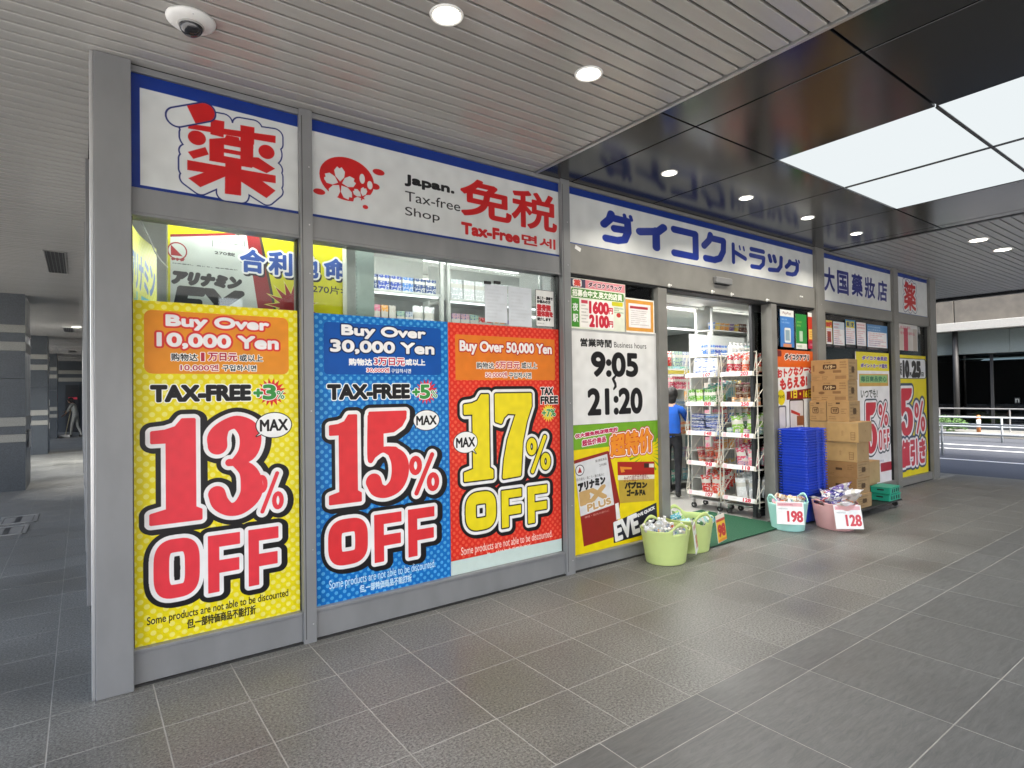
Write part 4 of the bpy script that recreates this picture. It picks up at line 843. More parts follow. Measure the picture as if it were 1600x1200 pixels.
def d6(c):
    c.paint(c.rectp((1404, 559), (1447, 592), .05), (60, 60, 70)).paint(c.rectp((1405, 560), (1446, 591), .04), (232, 234, 240))
    c.t('10', (1411, 565), (1420, 588), K, bold=.028); c.t('月', (1420.5, 582), (1424, 588), K, bold=.004); c.t('25', (1425, 566), (1438, 588), K, bold=.028); c.t('日', (1439.5, 582), (1443, 588), K, bold=.004); c.t('毎月', (1406, 566), (1409.5, 586), K, bold=.004)
    ms = [digit(c, ch, min(p[0], q[0]), min(p[1], q[1]), max(p[0], q[0]), max(p[1], q[1])) for ch, p, q in ((ch, c.P(*a), c.P(*b)) for ch, a, b in (('5', (1406, 606), (1427, 680)), ('%', (1428, 627), (1446, 676))))]
    m = np.max(ms, 0); c.paint(c.grow(m, .085), (44, 66, 100)).paint(c.grow(m, .045), (240, 240, 244)).paint(m, (205, 40, 60))
    m = c.grow(c.textp('値引き', (1408, 690), (1446, 722)), .020); c.paint(c.grow(m, .07), (44, 66, 100)).paint(c.grow(m, .036), (240, 236, 240)).paint(m, (205, 50, 70))
    fg(c, .2, .03, .8, .06, 1, (140, 130, 60), 3, 14)
small_poster((1403, 554), (1451, 750), 'yellow poster with 10.25 date and a large red 5% in the last window', d6, bgc=(232, 214, 20), ppm=260, name='discount_poster')
def d7(c):
    for k, col in enumerate(((200, 190, 180), (180, 60, 80), (210, 205, 200), (190, 180, 170))): c.paint(fr(c, .03+.24*k, 0, .25+.24*k, .85), col)
    fg(c, .1, .55, .95, .98, 2, (190, 40, 70), 3, 8)
small_poster((1403, 505), (1434, 549), 'pale poster with a row of bottles above the date poster', d7, bgc=(222, 222, 220), ppm=300, group=GP)
# notices in the second window
def ntc(c): ft(c, '肩こり・腰痛で', .08, .74, .92, .82, K, bold=.002); ft(c, 'お悩みの方', .08, .64, .8, .72, K, bold=.002); ft(c, '整骨院', .08, .44, .80, .60, (200, 40, 50), bold=.004); ft(c, '整体院を', .08, .28, .92, .42, (200, 40, 50), bold=.004); ft(c, '紹介します', .08, .16, .8, .24, K, bold=.002); fg(c, .08, .05, .8, .12, 1, (120, 120, 120), 2, 10); c.paint(fr(c, 0, 0, 1, .01), (60, 60, 60)).paint(fr(c, 0, .99, 1, 1), (60, 60, 60)).paint(fr(c, 0, 0, .02, 1), (60, 60, 60)).paint(fr(c, .98, 0, 1, 1), (60, 60, 60))
small_poster((836.5, 452), (866, 511.5), 'small white notice with red and black characters in the second window', ntc, Y=D+.022, ppm=700, cat='notice', name='window_notice')
small_poster((757, 443), (793, 505), 'left white paper taped inside the second window', lambda c: fg(c, .1, .1, .9, .9, 9, (200, 205, 212), 3, 18), Y=D+.020, cat='paper', name='taped_paper', bgc=(222, 228, 236))
small_poster((794, 447), (831, 511), 'right white paper taped inside the second window', lambda c: fg(c, .1, .1, .9, .9, 9, (200, 205, 212), 5, 18), Y=D+.022, cat='paper', name='taped_paper', bgc=(220, 226, 234))
for px, s in ((762, 'left black clip on the taped papers'), (777, 'right black clip on the taped papers')):
    p = at(px, 441.5, Y=D+.014); tag(MB().box(-.03, .03, -.01, .01, -.012, .012, bev=.003).obj('clip', M['gasket'], None, (p.x, D+.016, p.z)), s, 'clip')

# --- the yellow banner hanging inside the first windows
Yb = 4.16
p, q = at(262, 350, Y=Yb), at(553, 490, Y=Yb)
c = Cv(p.x, q.x, 1.95, 2.72, 520, (226, 220, 22)); c.plane = Yb
c.paint(c.polyp([(266, 366), (388, 362), (424, 500), (266, 500)]), (150, 40, 46)).paint(c.polyp([(266, 370), (386, 366), (407, 500), (266, 500)]), (214, 220, 216))
c.paint(c.polyp([(386, 365), (405, 365), (432, 500), (407, 500)]), (150, 34, 40)).paint(c.polyp([(405, 365), (409, 365), (436, 500), (432, 500)]), (60, 50, 40))
x, z = c.P(277, 392); c.paint(c.ell(x, z, .055, .055), (160, 40, 46)).paint(c.ell(x, z, .048, .048), (214, 220, 216)).paint(c.poly([(x-.035, z-.03), (x-.035, z+.035), (x+.03, z-.03)]), (170, 40, 46))
c.t('タケダ', (268, 402), (288, 408), (160, 40, 46), bold=.003); c.t('第3類医薬品', (334, 376), (381, 383), (90, 90, 90)); c.paint(c.rectp((332, 374.5), (333, 384.5)), (90, 90, 90)).paint(c.rectp((382.5, 374.5), (383.5, 384.5)), (90, 90, 90))
c.t('270錠', (336, 391), (368, 400), (80, 80, 80), bold=.001); c.t('目の疲れ、肩こり、腰の痛みに', (270, 410), (372, 422), (80, 84, 84), bold=.001)
c.t('アリナミン', (271, 424), (376, 450), (34, 34, 36), bold=.010, shear=.25); c.t('EX', (277, 450), (376, 500), (34, 34, 36), bold=.018, shear=.2)
for ch, a, b in (('合', (377, 388), (414, 426)), ('利', (422, 392), (457, 430)), ('他', (466, 400), (497, 434)), ('命', (508, 403), (542, 436))):
    m = c.grow(c.textp(ch, a, b), .007); sh = np.roll(c.grow(m, .012), (7, 5), (0, 1)); c.paint(sh, (24, 26, 36)).paint(c.grow(m, .013), Wh).paint(m, (40, 84, 172))
c.t('270片>', (489, 444), (541, 461), (30, 34, 36), bold=.001)
x, z = c.P(458, 478); 
for r, col in ((.19, (240, 236, 120)), (.165, (170, 40, 40))): c.paint(c.poly([(x+(r if k % 2 else r*.5)*math.cos(PI*k/15), z+(r if k % 2 else r*.5)*math.sin(PI*k/15)) for k in range(30)]), col)
pg = tag(link('hanging_banner', card_mesh('hanging_banner', c.x1-c.x0, c.z1-c.z0, .003, c.material('banner_print', .35), curl=.02, seg=16), None, ((c.x0+c.x1)/2, Yb, c.z0)), 'yellow medicine banner with blue characters hanging inside the first two windows', 'banner')
def dside(c):
    c.dots(.05, .01, (240, 240, 150)); ft(c, 'アリナミン', .2, .5, .95, .8, (60, 110, 180), bold=.01); ft(c, '大国', .3, .2, .8, .45, (90, 190, 210), bold=.01)
c = Cv(0, .8, 1.95, 2.66, 300, (224, 226, 80)); dside(c)
o = tag(link('side_banner', card_mesh('side_banner', .8, .71, .003, c.material('side_banner_print', .4), curl=.03, seg=8), None, (.33, 4.45, 1.95), (0, 0, R(75))), 'pale yellow banner hanging along the side window behind the corner post', 'banner')
tag(MB().lathe([(.07, 0), (.07, 2.98)], seg=16).obj('interior_pillar', mat('beige_pillar', (.42, .42, .36), .5, noise=.05), None, (.52, 4.40, 0)), 'round beige pillar inside the first window', 'pillar')
pts = [at(217, 338, Y=4.02), at(232, 370, Y=4.03), at(243, 395, Y=4.04), at(252, 408, Y=4.05), at(262, 418, Y=4.06)]
tag(MB().path(pts, .0045).obj('hanging_cable', M['white']), 'thin white cable hanging in the top of the first window', 'cable')
p = at(370, 366, Y=Yb); tag(MB().lathe([(.018, 0), (.016, .01), (.006, .02)], seg=10).obj('banner_hook', M['steel_l'], None, (p.x, Yb-.03, p.z), (R(90), 0, 0)), 'small ring hook at the top edge of the yellow banner', 'hook')
# ================================================================== GOODS
def packmat(name, cols, rough=.35, band=None, metal=0):
    """packaging: the base colour differs from piece to piece, with a printed band and a pale label block"""
    m = bpy.data.materials.new(name); m.use_nodes = True; n = m.node_tree; p = n.nodes['Principled BSDF']; L = n.links.new
    oi = n.nodes.new('ShaderNodeObjectInfo'); cr = n.nodes.new('ShaderNodeValToRGB'); cr.color_ramp.interpolation = 'CONSTANT'
    for i, c in enumerate(cols):
        e = cr.color_ramp.elements[i] if i < 2 else cr.color_ramp.elements.new(i/len(cols)); e.position = i/len(cols); e.color = (*lin(c), 1)
    L(oi.outputs['Random'], cr.inputs[0])
    tc = n.nodes.new('ShaderNodeTexCoord'); t = n.nodes.new('ShaderNodeTexNoise'); t.inputs['Scale'].default_value = 5; t.inputs['Detail'].default_value = 3; mp = n.nodes.new('ShaderNodeMapping'); mp.inputs['Scale'].default_value = (1, 1, 2.2)
    L(tc.outputs['Generated'], mp.inputs[0]); L(mp.outputs[0], t.inputs['Vector'])
    r1 = n.nodes.new('ShaderNodeMapRange'); r1.inputs[1].default_value = .54; r1.inputs[2].default_value = .57; L(t.outputs['Fac'], r1.inputs[0])
    mx = n.nodes.new('ShaderNodeMix'); mx.data_type = 'RGBA'; L(r1.outputs[0], mx.inputs[0]); L(cr.outputs[0], mx.inputs[6]); mx.inputs[7].default_value = (*(lin(band) if band else (.6, .6, .58)), 1)
    sx_ = n.nodes.new('ShaderNodeSeparateXYZ'); L(tc.outputs['Generated'], sx_.inputs[0])
    wv = n.nodes.new('ShaderNodeMath'); wv.operation = 'COMPARE'; wv.inputs[1].default_value = .68; wv.inputs[2].default_value = .10; L(sx_.outputs[2], wv.inputs[0])
    m3 = n.nodes.new('ShaderNodeMix'); m3.data_type = 'RGBA'; L(wv.outputs[0], m3.inputs[0]); L(mx.outputs[2], m3.inputs[6]); m3.inputs[7].default_value = (.58, .56, .52, 1)
    L(m3.outputs[2], p.inputs['Base Color']); p.inputs['Roughness'].default_value = rough; p.inputs['Metallic'].default_value = metal
    return m
PK = dict(red=packmat('red_packaging', [(190, 30, 30), (210, 60, 40), (170, 20, 50), (215, 90, 50)]),
          blue=packmat('blue_packaging', [(40, 70, 160), (70, 120, 190), (30, 60, 120)]),
          mix=packmat('mixed_packaging', [(200, 60, 60), (230, 160, 60), (70, 120, 190), (120, 170, 90), (200, 190, 180), (120, 90, 160), (230, 200, 80), (220, 120, 150)]),
          pale=packmat('pale_packaging', [(185, 190, 200), (150, 175, 195), (200, 160, 170), (165, 190, 170)], band=(90, 110, 160)),
          green=packmat('green_packaging', [(90, 150, 50), (130, 180, 60), (60, 120, 60)]),
          orange=packmat('orange_packaging', [(225, 130, 50), (235, 160, 70), (200, 90, 40)]),
          pink=packmat('pink_packaging', [(200, 60, 100), (225, 130, 150), (180, 40, 80)]),
          silver=packmat('silver_packaging', [(205, 208, 210), (190, 195, 200), (220, 222, 224)], rough=.25, band=(235, 235, 238)),
          brown=packmat('brown_packaging', [(150, 90, 50), (200, 160, 110), (120, 60, 40), (220, 200, 170)]),
          teal=packmat('teal_packaging', [(60, 150, 170), (130, 190, 200), (90, 170, 150)]),
          purple=packmat('purple_packaging', [(70, 60, 150), (120, 90, 170), (50, 50, 120), (240, 236, 240)], band=(240, 240, 245)))
def _pouch(w_, d, h):
    b = MB(); n = 6; m = 8; V = []
    for j in range(m+1):
        v = j/m; row = []
        for s in (-1, 1):
            row.append([])
            for i in range(n+1):
                u = i/n; th = d/2*(math.sin(PI*min(1, max(0, u)))**.6)*(math.sin(PI*min(1, max(0, v)))**.5); 
                row[-1].append(b.b.verts.new((w_*(u-.5)*(1-.06*math.sin(PI*v)), s*th+.003*s*math.sin(9*u+5*v), h*v)))
        V.append(row)
    for j in range(m):
        for s in (0, 1):
            for i in range(n):
                q = (V[j][s][i], V[j][s][i+1], V[j+1][s][i+1], V[j+1][s][i]); f = b.b.faces.new(q if s == 0 else q[::-1]); f.smooth = True
    bmesh.ops.remove_doubles(b.b, verts=b.b.verts, dist=.0005)
    return b
def _bottle(r, h): return MB().lathe([(r*.9, 0), (r, .01), (r, h*.62), (r*.85, h*.72), (r*.36, h*.84), (r*.36, h*.88)], seg=12)
_gm = {}
def goods(kind, size, m, loc, rot, label, cat, group, name=None):
    w_, d, h = size; key = (kind, size, m)
    if key not in _gm:
        if kind == 'box': me = MB().box(-w_/2, w_/2, -d/2, d/2, 0, h, bev=.002).mesh('packet', PK[m])
        elif kind == 'pouch': me = _pouch(w_, d, h).mesh('pouch', PK[m])
        elif kind == 'can': me = MB().lathe([(w_*.44, 0), (w_*.5, .006), (w_*.5, h-.008), (w_*.46, h)], seg=16).mesh('can', PK[m])
        elif kind == 'cup': me = MB().lathe([(w_*.38, 0), (w_*.5, h*.95), (w_*.53, h*.96), (w_*.53, h)], seg=16).mesh('cup', PK[m])
        elif kind == 'bottle': me = _bottle(w_/2, h).mesh('bottle', PK[m])
        _gm[key] = me
    nm = name or {'box': 'packet', 'pouch': 'snack_pouch', 'can': 'food_can', 'cup': 'food_cup', 'bottle': 'bottle'}[kind]
    o = tag(link(nm, _gm[key], None, loc, rot), label, cat, group)
    if kind == 'bottle':
        if ('cap', key) not in _gm: _gm[('cap', key)] = MB().lathe([(w_*.21, h*.87), (w_*.21, h), (w_*.18, h*1.005)], seg=10).mesh('cap', M['white'])
        link('cap', _gm[('cap', key)], o)
    return o
rg = random.Random(11)
def ordn(n): return ('first second third fourth fifth sixth seventh eighth ninth tenth'.split()[n-1] if n <= 10 else f'{n}'+('th' if 10 < n < 20 else {1: 'st', 2: 'nd', 3: 'rd'}.get(n % 10, 'th')))

# ------------------------------------------------------------------ tubs in front of the shop
def tub_mesh(rx, ry, h, tr, m, hz=.075, hw=.60):
    """flared oval tub: two raised grips with a hole in each, faint horizontal ribs"""
    b = bmesh.new(); N = 96; lev = [0, .02, .06]+[.06+(.86-.06)*i/16 for i in range(1, 17)]+[.885, .90, .93, .96, 1.0]
    def bump(a):
        t = min(abs((a-PI/2+PI) % (2*PI)-PI), abs((a+PI/2+PI) % (2*PI)-PI)); return hz*(.5+.5*math.cos(PI*min(1, t/hw)))
    rings = []
    for v in lev:
        rr = tr+(1-tr)*min(v, 1); row = []
        for k in range(N):
            a = 2*PI*k/N; bp = bump(a); top = h+bp
            z = v*h if v <= .86 else .86*h+(v-.86)/.14*(top-.86*h)
            rib = .0016*math.sin(z*110) if .1 < v < .8 else 0
            lip = .006 if v >= .96 else 0
            q = (rr+rib+lip) if v > .01 else rr-.01
            row.append(b.verts.new((rx*q*math.cos(a), ry*q*math.sin(a), z)))
        rings.append(row)
    for j in range(len(lev)-1):
        for k in range(N):
            a = 2*PI*(k+.5)/N; t = min(abs((a-PI/2+PI) % (2*PI)-PI), abs((a+PI/2+PI) % (2*PI)-PI))
            if t < .30 and .885 <= lev[j] < .955: continue
            f = b.faces.new((rings[j][k], rings[j][(k+1) % N], rings[j+1][(k+1) % N], rings[j+1][k])); f.smooth = True
    b.faces.new(rings[0][::-1])
    me = bpy.data.meshes.new('tub'); b.to_mesh(me); b.free(); me.materials.append(m); return me
def tub(x, y, rx, ry, h, m, rz, label, name='flexible_tub', tr=.80, hz=.075):
    o = tag(link(name, tub_mesh(rx, ry, h, tr, m, hz), None, (x, y, .001), (0, 0, rz)), label, 'tub')
    so_ = o.modifiers.new('wall', 'SOLIDIFY'); so_.thickness = .006; so_.offset = -1
    return o
def fill(x, y, rx, ry, z, n, kinds, lab, seed, cat='snack', lift=.05):
    r = random.Random(seed)
    for i in range(n):
        a = i*2.399; q = math.sqrt((i+.5)/n)*.78; k, s, m = kinds[i % len(kinds)]
        goods(k, s, m, (x+rx*q*math.cos(a), y+ry*q*math.sin(a), z+lift*(1-q)+r.uniform(-.02, .02)), ((r.uniform(.5, 1.5), r.uniform(-.4, .4), r.uniform(0, 6.28)) if k != 'bottle' else (r.uniform(-.55, .55), r.uniform(-.55, .55), r.uniform(0, 6.28))), lab, cat, lab)
def under(o, x, y, rx, ry, z, m='brown'):
    pass
# green tub in front, standing on the arcade floor
tub(4.42, 3.62, .235, .215, .315, M['green_tub'], R(-12), 'lime green flexible tub in front, filled with small bottles, beside the sale poster')
MB().lathe([(.17, .20), (.17, .205)], seg=20).obj('tub_filler', PK['pale'], None, (4.42, 3.62, 0), label='cardboard base under the bottles in the front green tub', cat='tub base') if False else None
BT = [('bottle', (.062, .062, .17), 'pale'), ('bottle', (.06, .06, .16), 'orange'), ('bottle', (.062, .062, .17), 'silver')]
fill(4.42, 3.62, .19, .17, .175, 24, BT, 'small drink bottle heaped in the front lime green tub', 3, 'bottle', .03)
for i in range(5):
    goods('bottle', (.062, .062, .17), 'silver', (4.27+.03*i, 3.64+.02*(i % 2), .24+.012*(i % 3)), (R(-8+6*i), R(-38+9*i), .4*i), 'clear capped bottle sticking up at the left rim of the front green tub', 'bottle', 'clear capped bottle sticking up at the left rim of the front green tub')
tub(4.93, 3.74, .250, .225, .325, M['green_tub'], R(-12), 'lime green flexible tub behind the front one, at the doorway edge', hz=.085)
fill(4.93, 3.74, .2, .18, .22, 12, [('box', (.10, .06, .13), 'teal'), ('pouch', (.13, .05, .16), 'green')], 'packet lying in the rear lime green tub', 5, 'packet', .03)
tub(6.52, 3.58, .240, .205, .325, M['aqua_tub'], R(62), 'pale aqua flexible tub with a 198 price card')
fill(6.52, 3.58, .19, .17, .25, 20, [('cup', (.085, .085, .06), 'brown'), ('box', (.11, .07, .05), 'orange'), ('cup', (.085, .085, .06), 'pale'), ('box', (.10, .05, .12), 'brown')], 'small snack pack heaped in the aqua tub', 6, 'snack', .06)
tub(6.97, 3.27, .275, .215, .30, M['pink_tub'], R(62), 'pale pink flexible tub with a 128 price card', hz=.03)
fill(6.97, 3.27, .23, .18, .23, 22, [('pouch', (.17, .06, .22), 'purple'), ('pouch', (.16, .06, .2), 'purple'), ('pouch', (.16, .05, .18), 'mix'), ('box', (.1, .06, .1), 'orange')], 'snack bag heaped in the pink tub', 8, 'snack', .09)
for i, (x, y, z, a) in enumerate(((6.95, 3.20, .37, .2), (6.87, 3.33, .34, 1.2), (7.07, 3.20, .36, 2.2), (7.00, 3.33, .40, .8))):
    goods('pouch', (.19, .07, .24), 'purple', (x, y, z), (R(70), R(10*i), a), 'purple and white snack bag on top of the heap in the pink tub', 'snack', 'purple and white snack bags on the pink tub')
def price_card(loc, rz, w_, h, label, draw, tilt=0, bgc=(240, 240, 240)):
    c = Cv(0, w_, 0, h, 900, bgc); draw(c)
    t = empty('price_card', loc, label, 'price card', 'price cards hooked on the tubs', rz=rz); t.rotation_euler = (tilt, 0, rz)
    link('card', card_mesh('card', w_, h, .002, c.material('price_print', .3)), t, (0, 0, -h))
    MB().box(-w_/2-.004, w_/2+.004, .0015, .004, -h-.004, .004).obj('holder', M['white'], t); MB().box(-.012, .012, .003, .022, -.01, .03, bev=.003).obj('clip', M['steel_l'], t)
def pc(num):
    def d(c):
        c.paint(fr(c, .03, .80, .97, .96), (226, 170, 176)); fg(c, .08, .82, .9, .94, 1, (150, 50, 70), 3, 20); fg(c, .06, .62, .6, .76, 1, (110, 120, 130), 4, 18)
        ft(c, num, .40, .12, .95, .58, (200, 34, 54), bold=.006); 
    return d
price_card((6.31, 3.44, .345), R(-52), .27, .24, 'white price card reading 198 on the aqua tub', pc('198'), R(-12))
price_card((6.83, 3.07, .295), R(-42), .28, .25, 'white price card reading 128 on the pink tub', pc('128'), R(-16))
def p98(c): c.paint(fr(c, .0, .0, 1, .80), (244, 196, 40)); c.paint(fr(c, 0, .76, 1, .86), (200, 60, 40)); ft(c, '98', .12, .20, .92, .62, (200, 34, 44), bold=.010); c.paint(fr(c, 0, .0, 1, .10), (230, 150, 40))
price_card((5.25, 3.60, .32), R(13), .22, .26, 'yellow price card seen nearly edge on, hooked on the rear green tub', p98, R(-6), (244, 236, 220))
price_card((4.69, 3.50, .325), R(31), .20, .26, 'white price card hanging edge on at the right rim of the front green tub', pc('98'), R(-6))
bpy.data.objects[bpy.data.objects[-1].name] if False else None

# ------------------------------------------------------------------ stack of blue baskets
BX0, BX1, BY0, BY1 = 6.835, 7.345, 3.505, 3.865
def basket_mesh():
    b = bmesh.new(); L, W_ = .50, .36; H = .215
    def rr(l, w_, r, z, n=4):
        p = []
        for cx, cy, a in ((l/2-r, w_/2-r, 0), (-l/2+r, w_/2-r, 90), (-l/2+r, -w_/2+r, 180), (l/2-r, -w_/2+r, 270)):
            p += [b.verts.new((cx+r*math.cos(R(a+90*k/n)), cy+r*math.sin(R(a+90*k/n)), z)) for k in range(n+1)]
        return p
    prof = [(.42, .28, 0), (.44, .296, .10), (.458, .314, H-.03), (.462, .318, H-.010), (.512, .368, H-.010), (.512, .368, H), (.49, .346, H), (.465, .325, H-.02)]
    R_ = [rr(l, w_, .045, z) for l, w_, z in prof]
    for a, c in zip(R_[:-1], R_[1:]):
        for k in range(len(a)): b.faces.new((a[k], a[(k+1) % len(a)], c[(k+1) % len(a)], c[k]))
    b.faces.new(R_[0][::-1])
    me = bpy.data.meshes.new('basket'); b.to_mesh(me); b.free(); me.materials.append(M['bluebasket']); return me
bm_ = basket_mesh(); r_ = random.Random(4); NB = 28; step = (1.11-.215-.02)/(NB-1)
wm_ = MB(); 
ribm = MB()
for k in range(9): ribm.box(-.236, -.231, -.13+.0325*k-.003, -.13+.0325*k+.003, .10, .190)
for k in range(12): ribm.box(-.2+.036*k-.003, -.2+.036*k+.003, -.170, -.165, .10, .190)
ribm = ribm.mesh('side_ribs', M['bluebasket'])
for i in range(NB):
    pos = 'top blue shopping basket of the tall stack' if i == NB-1 else ('bottom blue shopping basket, behind the aqua and pink tubs' if i == 0 else f'blue shopping basket, {ordn(NB-i)} from the top of the nested stack')
    o = tag(link('shopping_basket', bm_, None, ((BX0+BX1)/2+r_.uniform(-.003, .003), (BY0+BY1)/2+r_.uniform(-.003, .003), .02+step*i), (0, 0, r_.uniform(-.008, .008))), pos, 'basket', 'nested blue shopping baskets')
    for dy in (-.10, .10): 
        if i == NB-1: MB().box(-.20, .20, dy-.008, dy+.008, .216, .224, bev=.003).obj('handle', M['bluebasket'], o)
    tg = link('corner_latch', bpy.data.meshes['corner_latch'] if 'corner_latch' in bpy.data.meshes else MB().box(-.03, .03, -.006, .0, 0, .012, bev=.002).box(.12, .17, -.006, 0, 0, .012, bev=.002).mesh('corner_latch', M['bluebasket']), o, (0, -.180, .190)); tg['kind'] = 'stuff'

# ------------------------------------------------------------------ cartons
def carton_mats():
    def base(seed, draw, col=(196, 156, 104), w_=.6, h=.27, p=520):
        c = Cv(0, w_, 0, h, p, col); draw(c); return c.material('carton_print', .75)
    T = (104, 74, 44)
    def haiter(c):
        c.paint(fr(c, .33, .54, .70, .78, .02), (84, 58, 40)); ft(c, 'ハイター', .38, .57, .66, .74, (222, 196, 150), bold=.004); fg(c, .36, .80, .68, .93, 1, T, 3, 12)
        c.paint(fr(c, .60, .36, .82, .48, .006), (150, 112, 74)); c.paint(c.ell(*fx(c, .30, .40), .05, .018), (140, 102, 66)); c.paint(fr(c, .05, .45, .10, .75), (150, 112, 74)); c.paint(fr(c, .66, .06, .95, .22, .004), (165, 126, 84))
        fg(c, .05, .05, .28, .22, 2, T, 5, 9); fg(c, .78, .55, .96, .92, 3, T, 6, 9); c.paint(fr(c, 0, .255, 1, .265), (166, 128, 84)); fg(c, .3, .03, .6, .22, 2, T, 8, 9)
    def small(c): c.paint(fr(c, .18, .38, .55, .70, .02), (120, 88, 56)); c.paint(fr(c, .22, .42, .51, .66, .015), (190, 152, 104)); ft(c, 'マグ', .27, .46, .48, .63, T, bold=.003); c.paint(fr(c, .42, .86, .60, .94), (84, 58, 40)); fg(c, .65, .36, .9, .66, 3, T, 5, 7); fg(c, .08, .08, .42, .28, 2, T, 6, 9); fg(c, .06, .74, .36, .92, 2, T, 7, 9)
    def plain(c):
        c.paint(fr(c, .76, .12, .90, .50), (150, 112, 70)); c.paint(fr(c, .775, .14, .885, .24), (200, 162, 108)); c.paint(fr(c, .775, .26, .885, .36), (200, 162, 108)); c.paint(fr(c, .775, .38, .885, .48), (200, 162, 108)); c.paint(fr(c, 0, .93, 1, 1), (206, 172, 122)); ft(c, '食', .46, .3, .54, .6, (180, 140, 94))
    def dots_(c): c.paint(fr(c, .35, .45, .55, .60, .01), (90, 64, 42)); fg(c, .05, .1, .3, .4, 3, T, 2, 9); fg(c, .7, .5, .95, .85, 3, T, 3, 9)
    def side(c): fg(c, .1, .1, .9, .9, 5, (110, 90, 64), 5, 9); c.paint(fr(c, .35, .35, .65, .65, .02), (84, 64, 44))
    return dict(h=base(1, haiter), s=base(2, small, w_=.28), p=base(3, plain, (206, 168, 112)), d=base(4, dots_, (172, 130, 84)), side=base(5, side, (170, 142, 104), .3), plainside=base(6, lambda c: ft(c, '、', .5, .5, .54, .6, (120, 90, 60)), (176, 148, 108), .3))
CM = carton_mats(); cardb = mat('plain_cardboard', lin((188, 150, 100)), .85, noise=.06, nscale=12)
def carton(x0, x1, y0, y1, z0, z1, fm, sm, label, rz=0):
    b = bmesh.new(); uv = b.loops.layers.uv.new('UVMap'); cx, cy = (x0+x1)/2, (y0+y1)/2; X, Y_, H = (x1-x0)/2, (y1-y0)/2, z1-z0
    v = [b.verts.new(p) for p in ((-X, -Y_, 0), (X, -Y_, 0), (X, Y_, 0), (-X, Y_, 0), (-X, -Y_, H), (X, -Y_, H), (X, Y_, H), (-X, Y_, H))]
    for q, mi in (((3, 0, 4, 7), 0), ((0, 1, 5, 4), 1), ((1, 2, 6, 5), 0), ((2, 3, 7, 6), 1), ((4, 5, 6, 7), 2), ((3, 2, 1, 0), 2)):
        f = b.faces.new([v[i] for i in q]); f.material_index = mi
        for l, t in zip(f.loops, ((0, 0), (1, 0), (1, 1), (0, 1))): l[uv].uv = t
    r = bmesh.ops.bevel(b, geom=b.edges[:], offset=.003, segments=1, affect='EDGES')
    me = bpy.data.meshes.new('carton'); b.to_mesh(me); b.free()
    for m in (CM[fm], CM[sm], cardb): me.materials.append(m)
    o = tag(link('cardboard_box', me, None, (cx, cy, z0), (0, 0, rz)), label, 'cardboard box', 'cardboard boxes stacked on the trolley')
    MB().box(-X+.004, X-.004, -.025, .025, H, H+.0012).obj('tape', mat('packing_tape', lin((178, 138, 84)), .25) if 'packing_tape' not in bpy.data.materials else bpy.data.materials['packing_tape'], o)
    return o
X0 = 7.69
carton(X0, X0+.26, 3.405, 3.865, 1.696, 1.958, 'h', 'side', 'printed brown carton with a dark label, topmost of the stack', R(.6))
carton(X0-.005, X0+.255, 3.408, 3.87, 1.432, 1.694, 'h', 'side', 'printed brown carton with a dark label, second from the top', R(-.8))
carton(X0-.02, X0+.28, 3.672, 3.885, 1.176, 1.430, 's', 'side', 'small square carton on the left in the third row from the top')
carton(X0-.015, X0+.30, 3.400, 3.668, 1.176, 1.430, 's', 'side', 'small square carton on the right in the third row from the top', R(1))
carton(X0-.01, X0+.33, 3.672, 3.890, .922, 1.174, 'p', 'plainside', 'plain carton half hidden behind the blue baskets, fourth row')
carton(X0-.03, X0+.33, 3.285, 3.665, .922, 1.174, 'p', 'plainside', 'plain pale carton on the right of the fourth row', R(-.7))
carton(X0+.0, X0+.34, 3.325, 3.72, .676, .920, 'p', 'plainside', 'plain pale carton with a small printed grid, fifth row', R(.8))
carton(X0+.0, X0+.35, 3.325, 3.72, .477, .674, 'd', 'side', 'darker brown carton in the sixth row')
carton(X0+.0, X0+.35, 3.330, 3.72, .277, .475, 'd', 'side', 'darker brown carton in the seventh row', R(-1))
carton(X0-.02, X0+.37, 3.32, 3.72, .102, .275, 'p', 'side', 'low carton at the bottom of the stack')
X0 = 8.04
carton(X0+.40, X0+.78, 3.52, 3.86, .30, .60, 'd', 'plainside', 'brown carton standing to the right of the main stack')
carton(X0+.42, X0+.78, 3.56, 3.88, .102, .298, 'd', 'plainside', 'low brown carton under the right hand one')
t = empty('flat_trolley', (8.27, 3.56, 0), 'black flat trolley carrying the cartons and green crates', 'trolley')
MB().box(-.60, .62, -.28, .30, .075, .10, bev=.01).obj('deck', M['rubber'], t)
for sx_ in (-.50, .54):
    for sy_ in (-.22, .24): MB().tube((sx_-.015, sy_, .035), (sx_+.015, sy_, .035), .033, 12).box(sx_-.02, sx_+.02, sy_-.02, sy_+.02, .06, .076).obj('caster', M['rubber'], t)
for i, s in ((0, 'green folding crate, lower one on the trolley'), (1, 'green folding crate, upper one on the trolley')):
    b = MB(); b.box(-.17, .17, -.12, .12, 0, .085, bev=.008)
    o = tag(b.obj('folding_crate', M['crate'], None, (8.66, 3.40, .102+.092*i), (0, 0, R(4*i))), s, 'crate', 'green folding crates')
    for kx in (-.11, -.04, .04, .11): MB().box(kx-.012, kx+.012, -.1235, -.1205, .02, .065).obj('slot', M['gasket'], o)
    MB().box(-.1735, -.1705, -.04, .04, .045, .062).obj('grip', M['gasket'], o)
    MB().box(-.175, .175, -.125, .125, .078, .088, bev=.003).obj('rim', M['crate'], o)

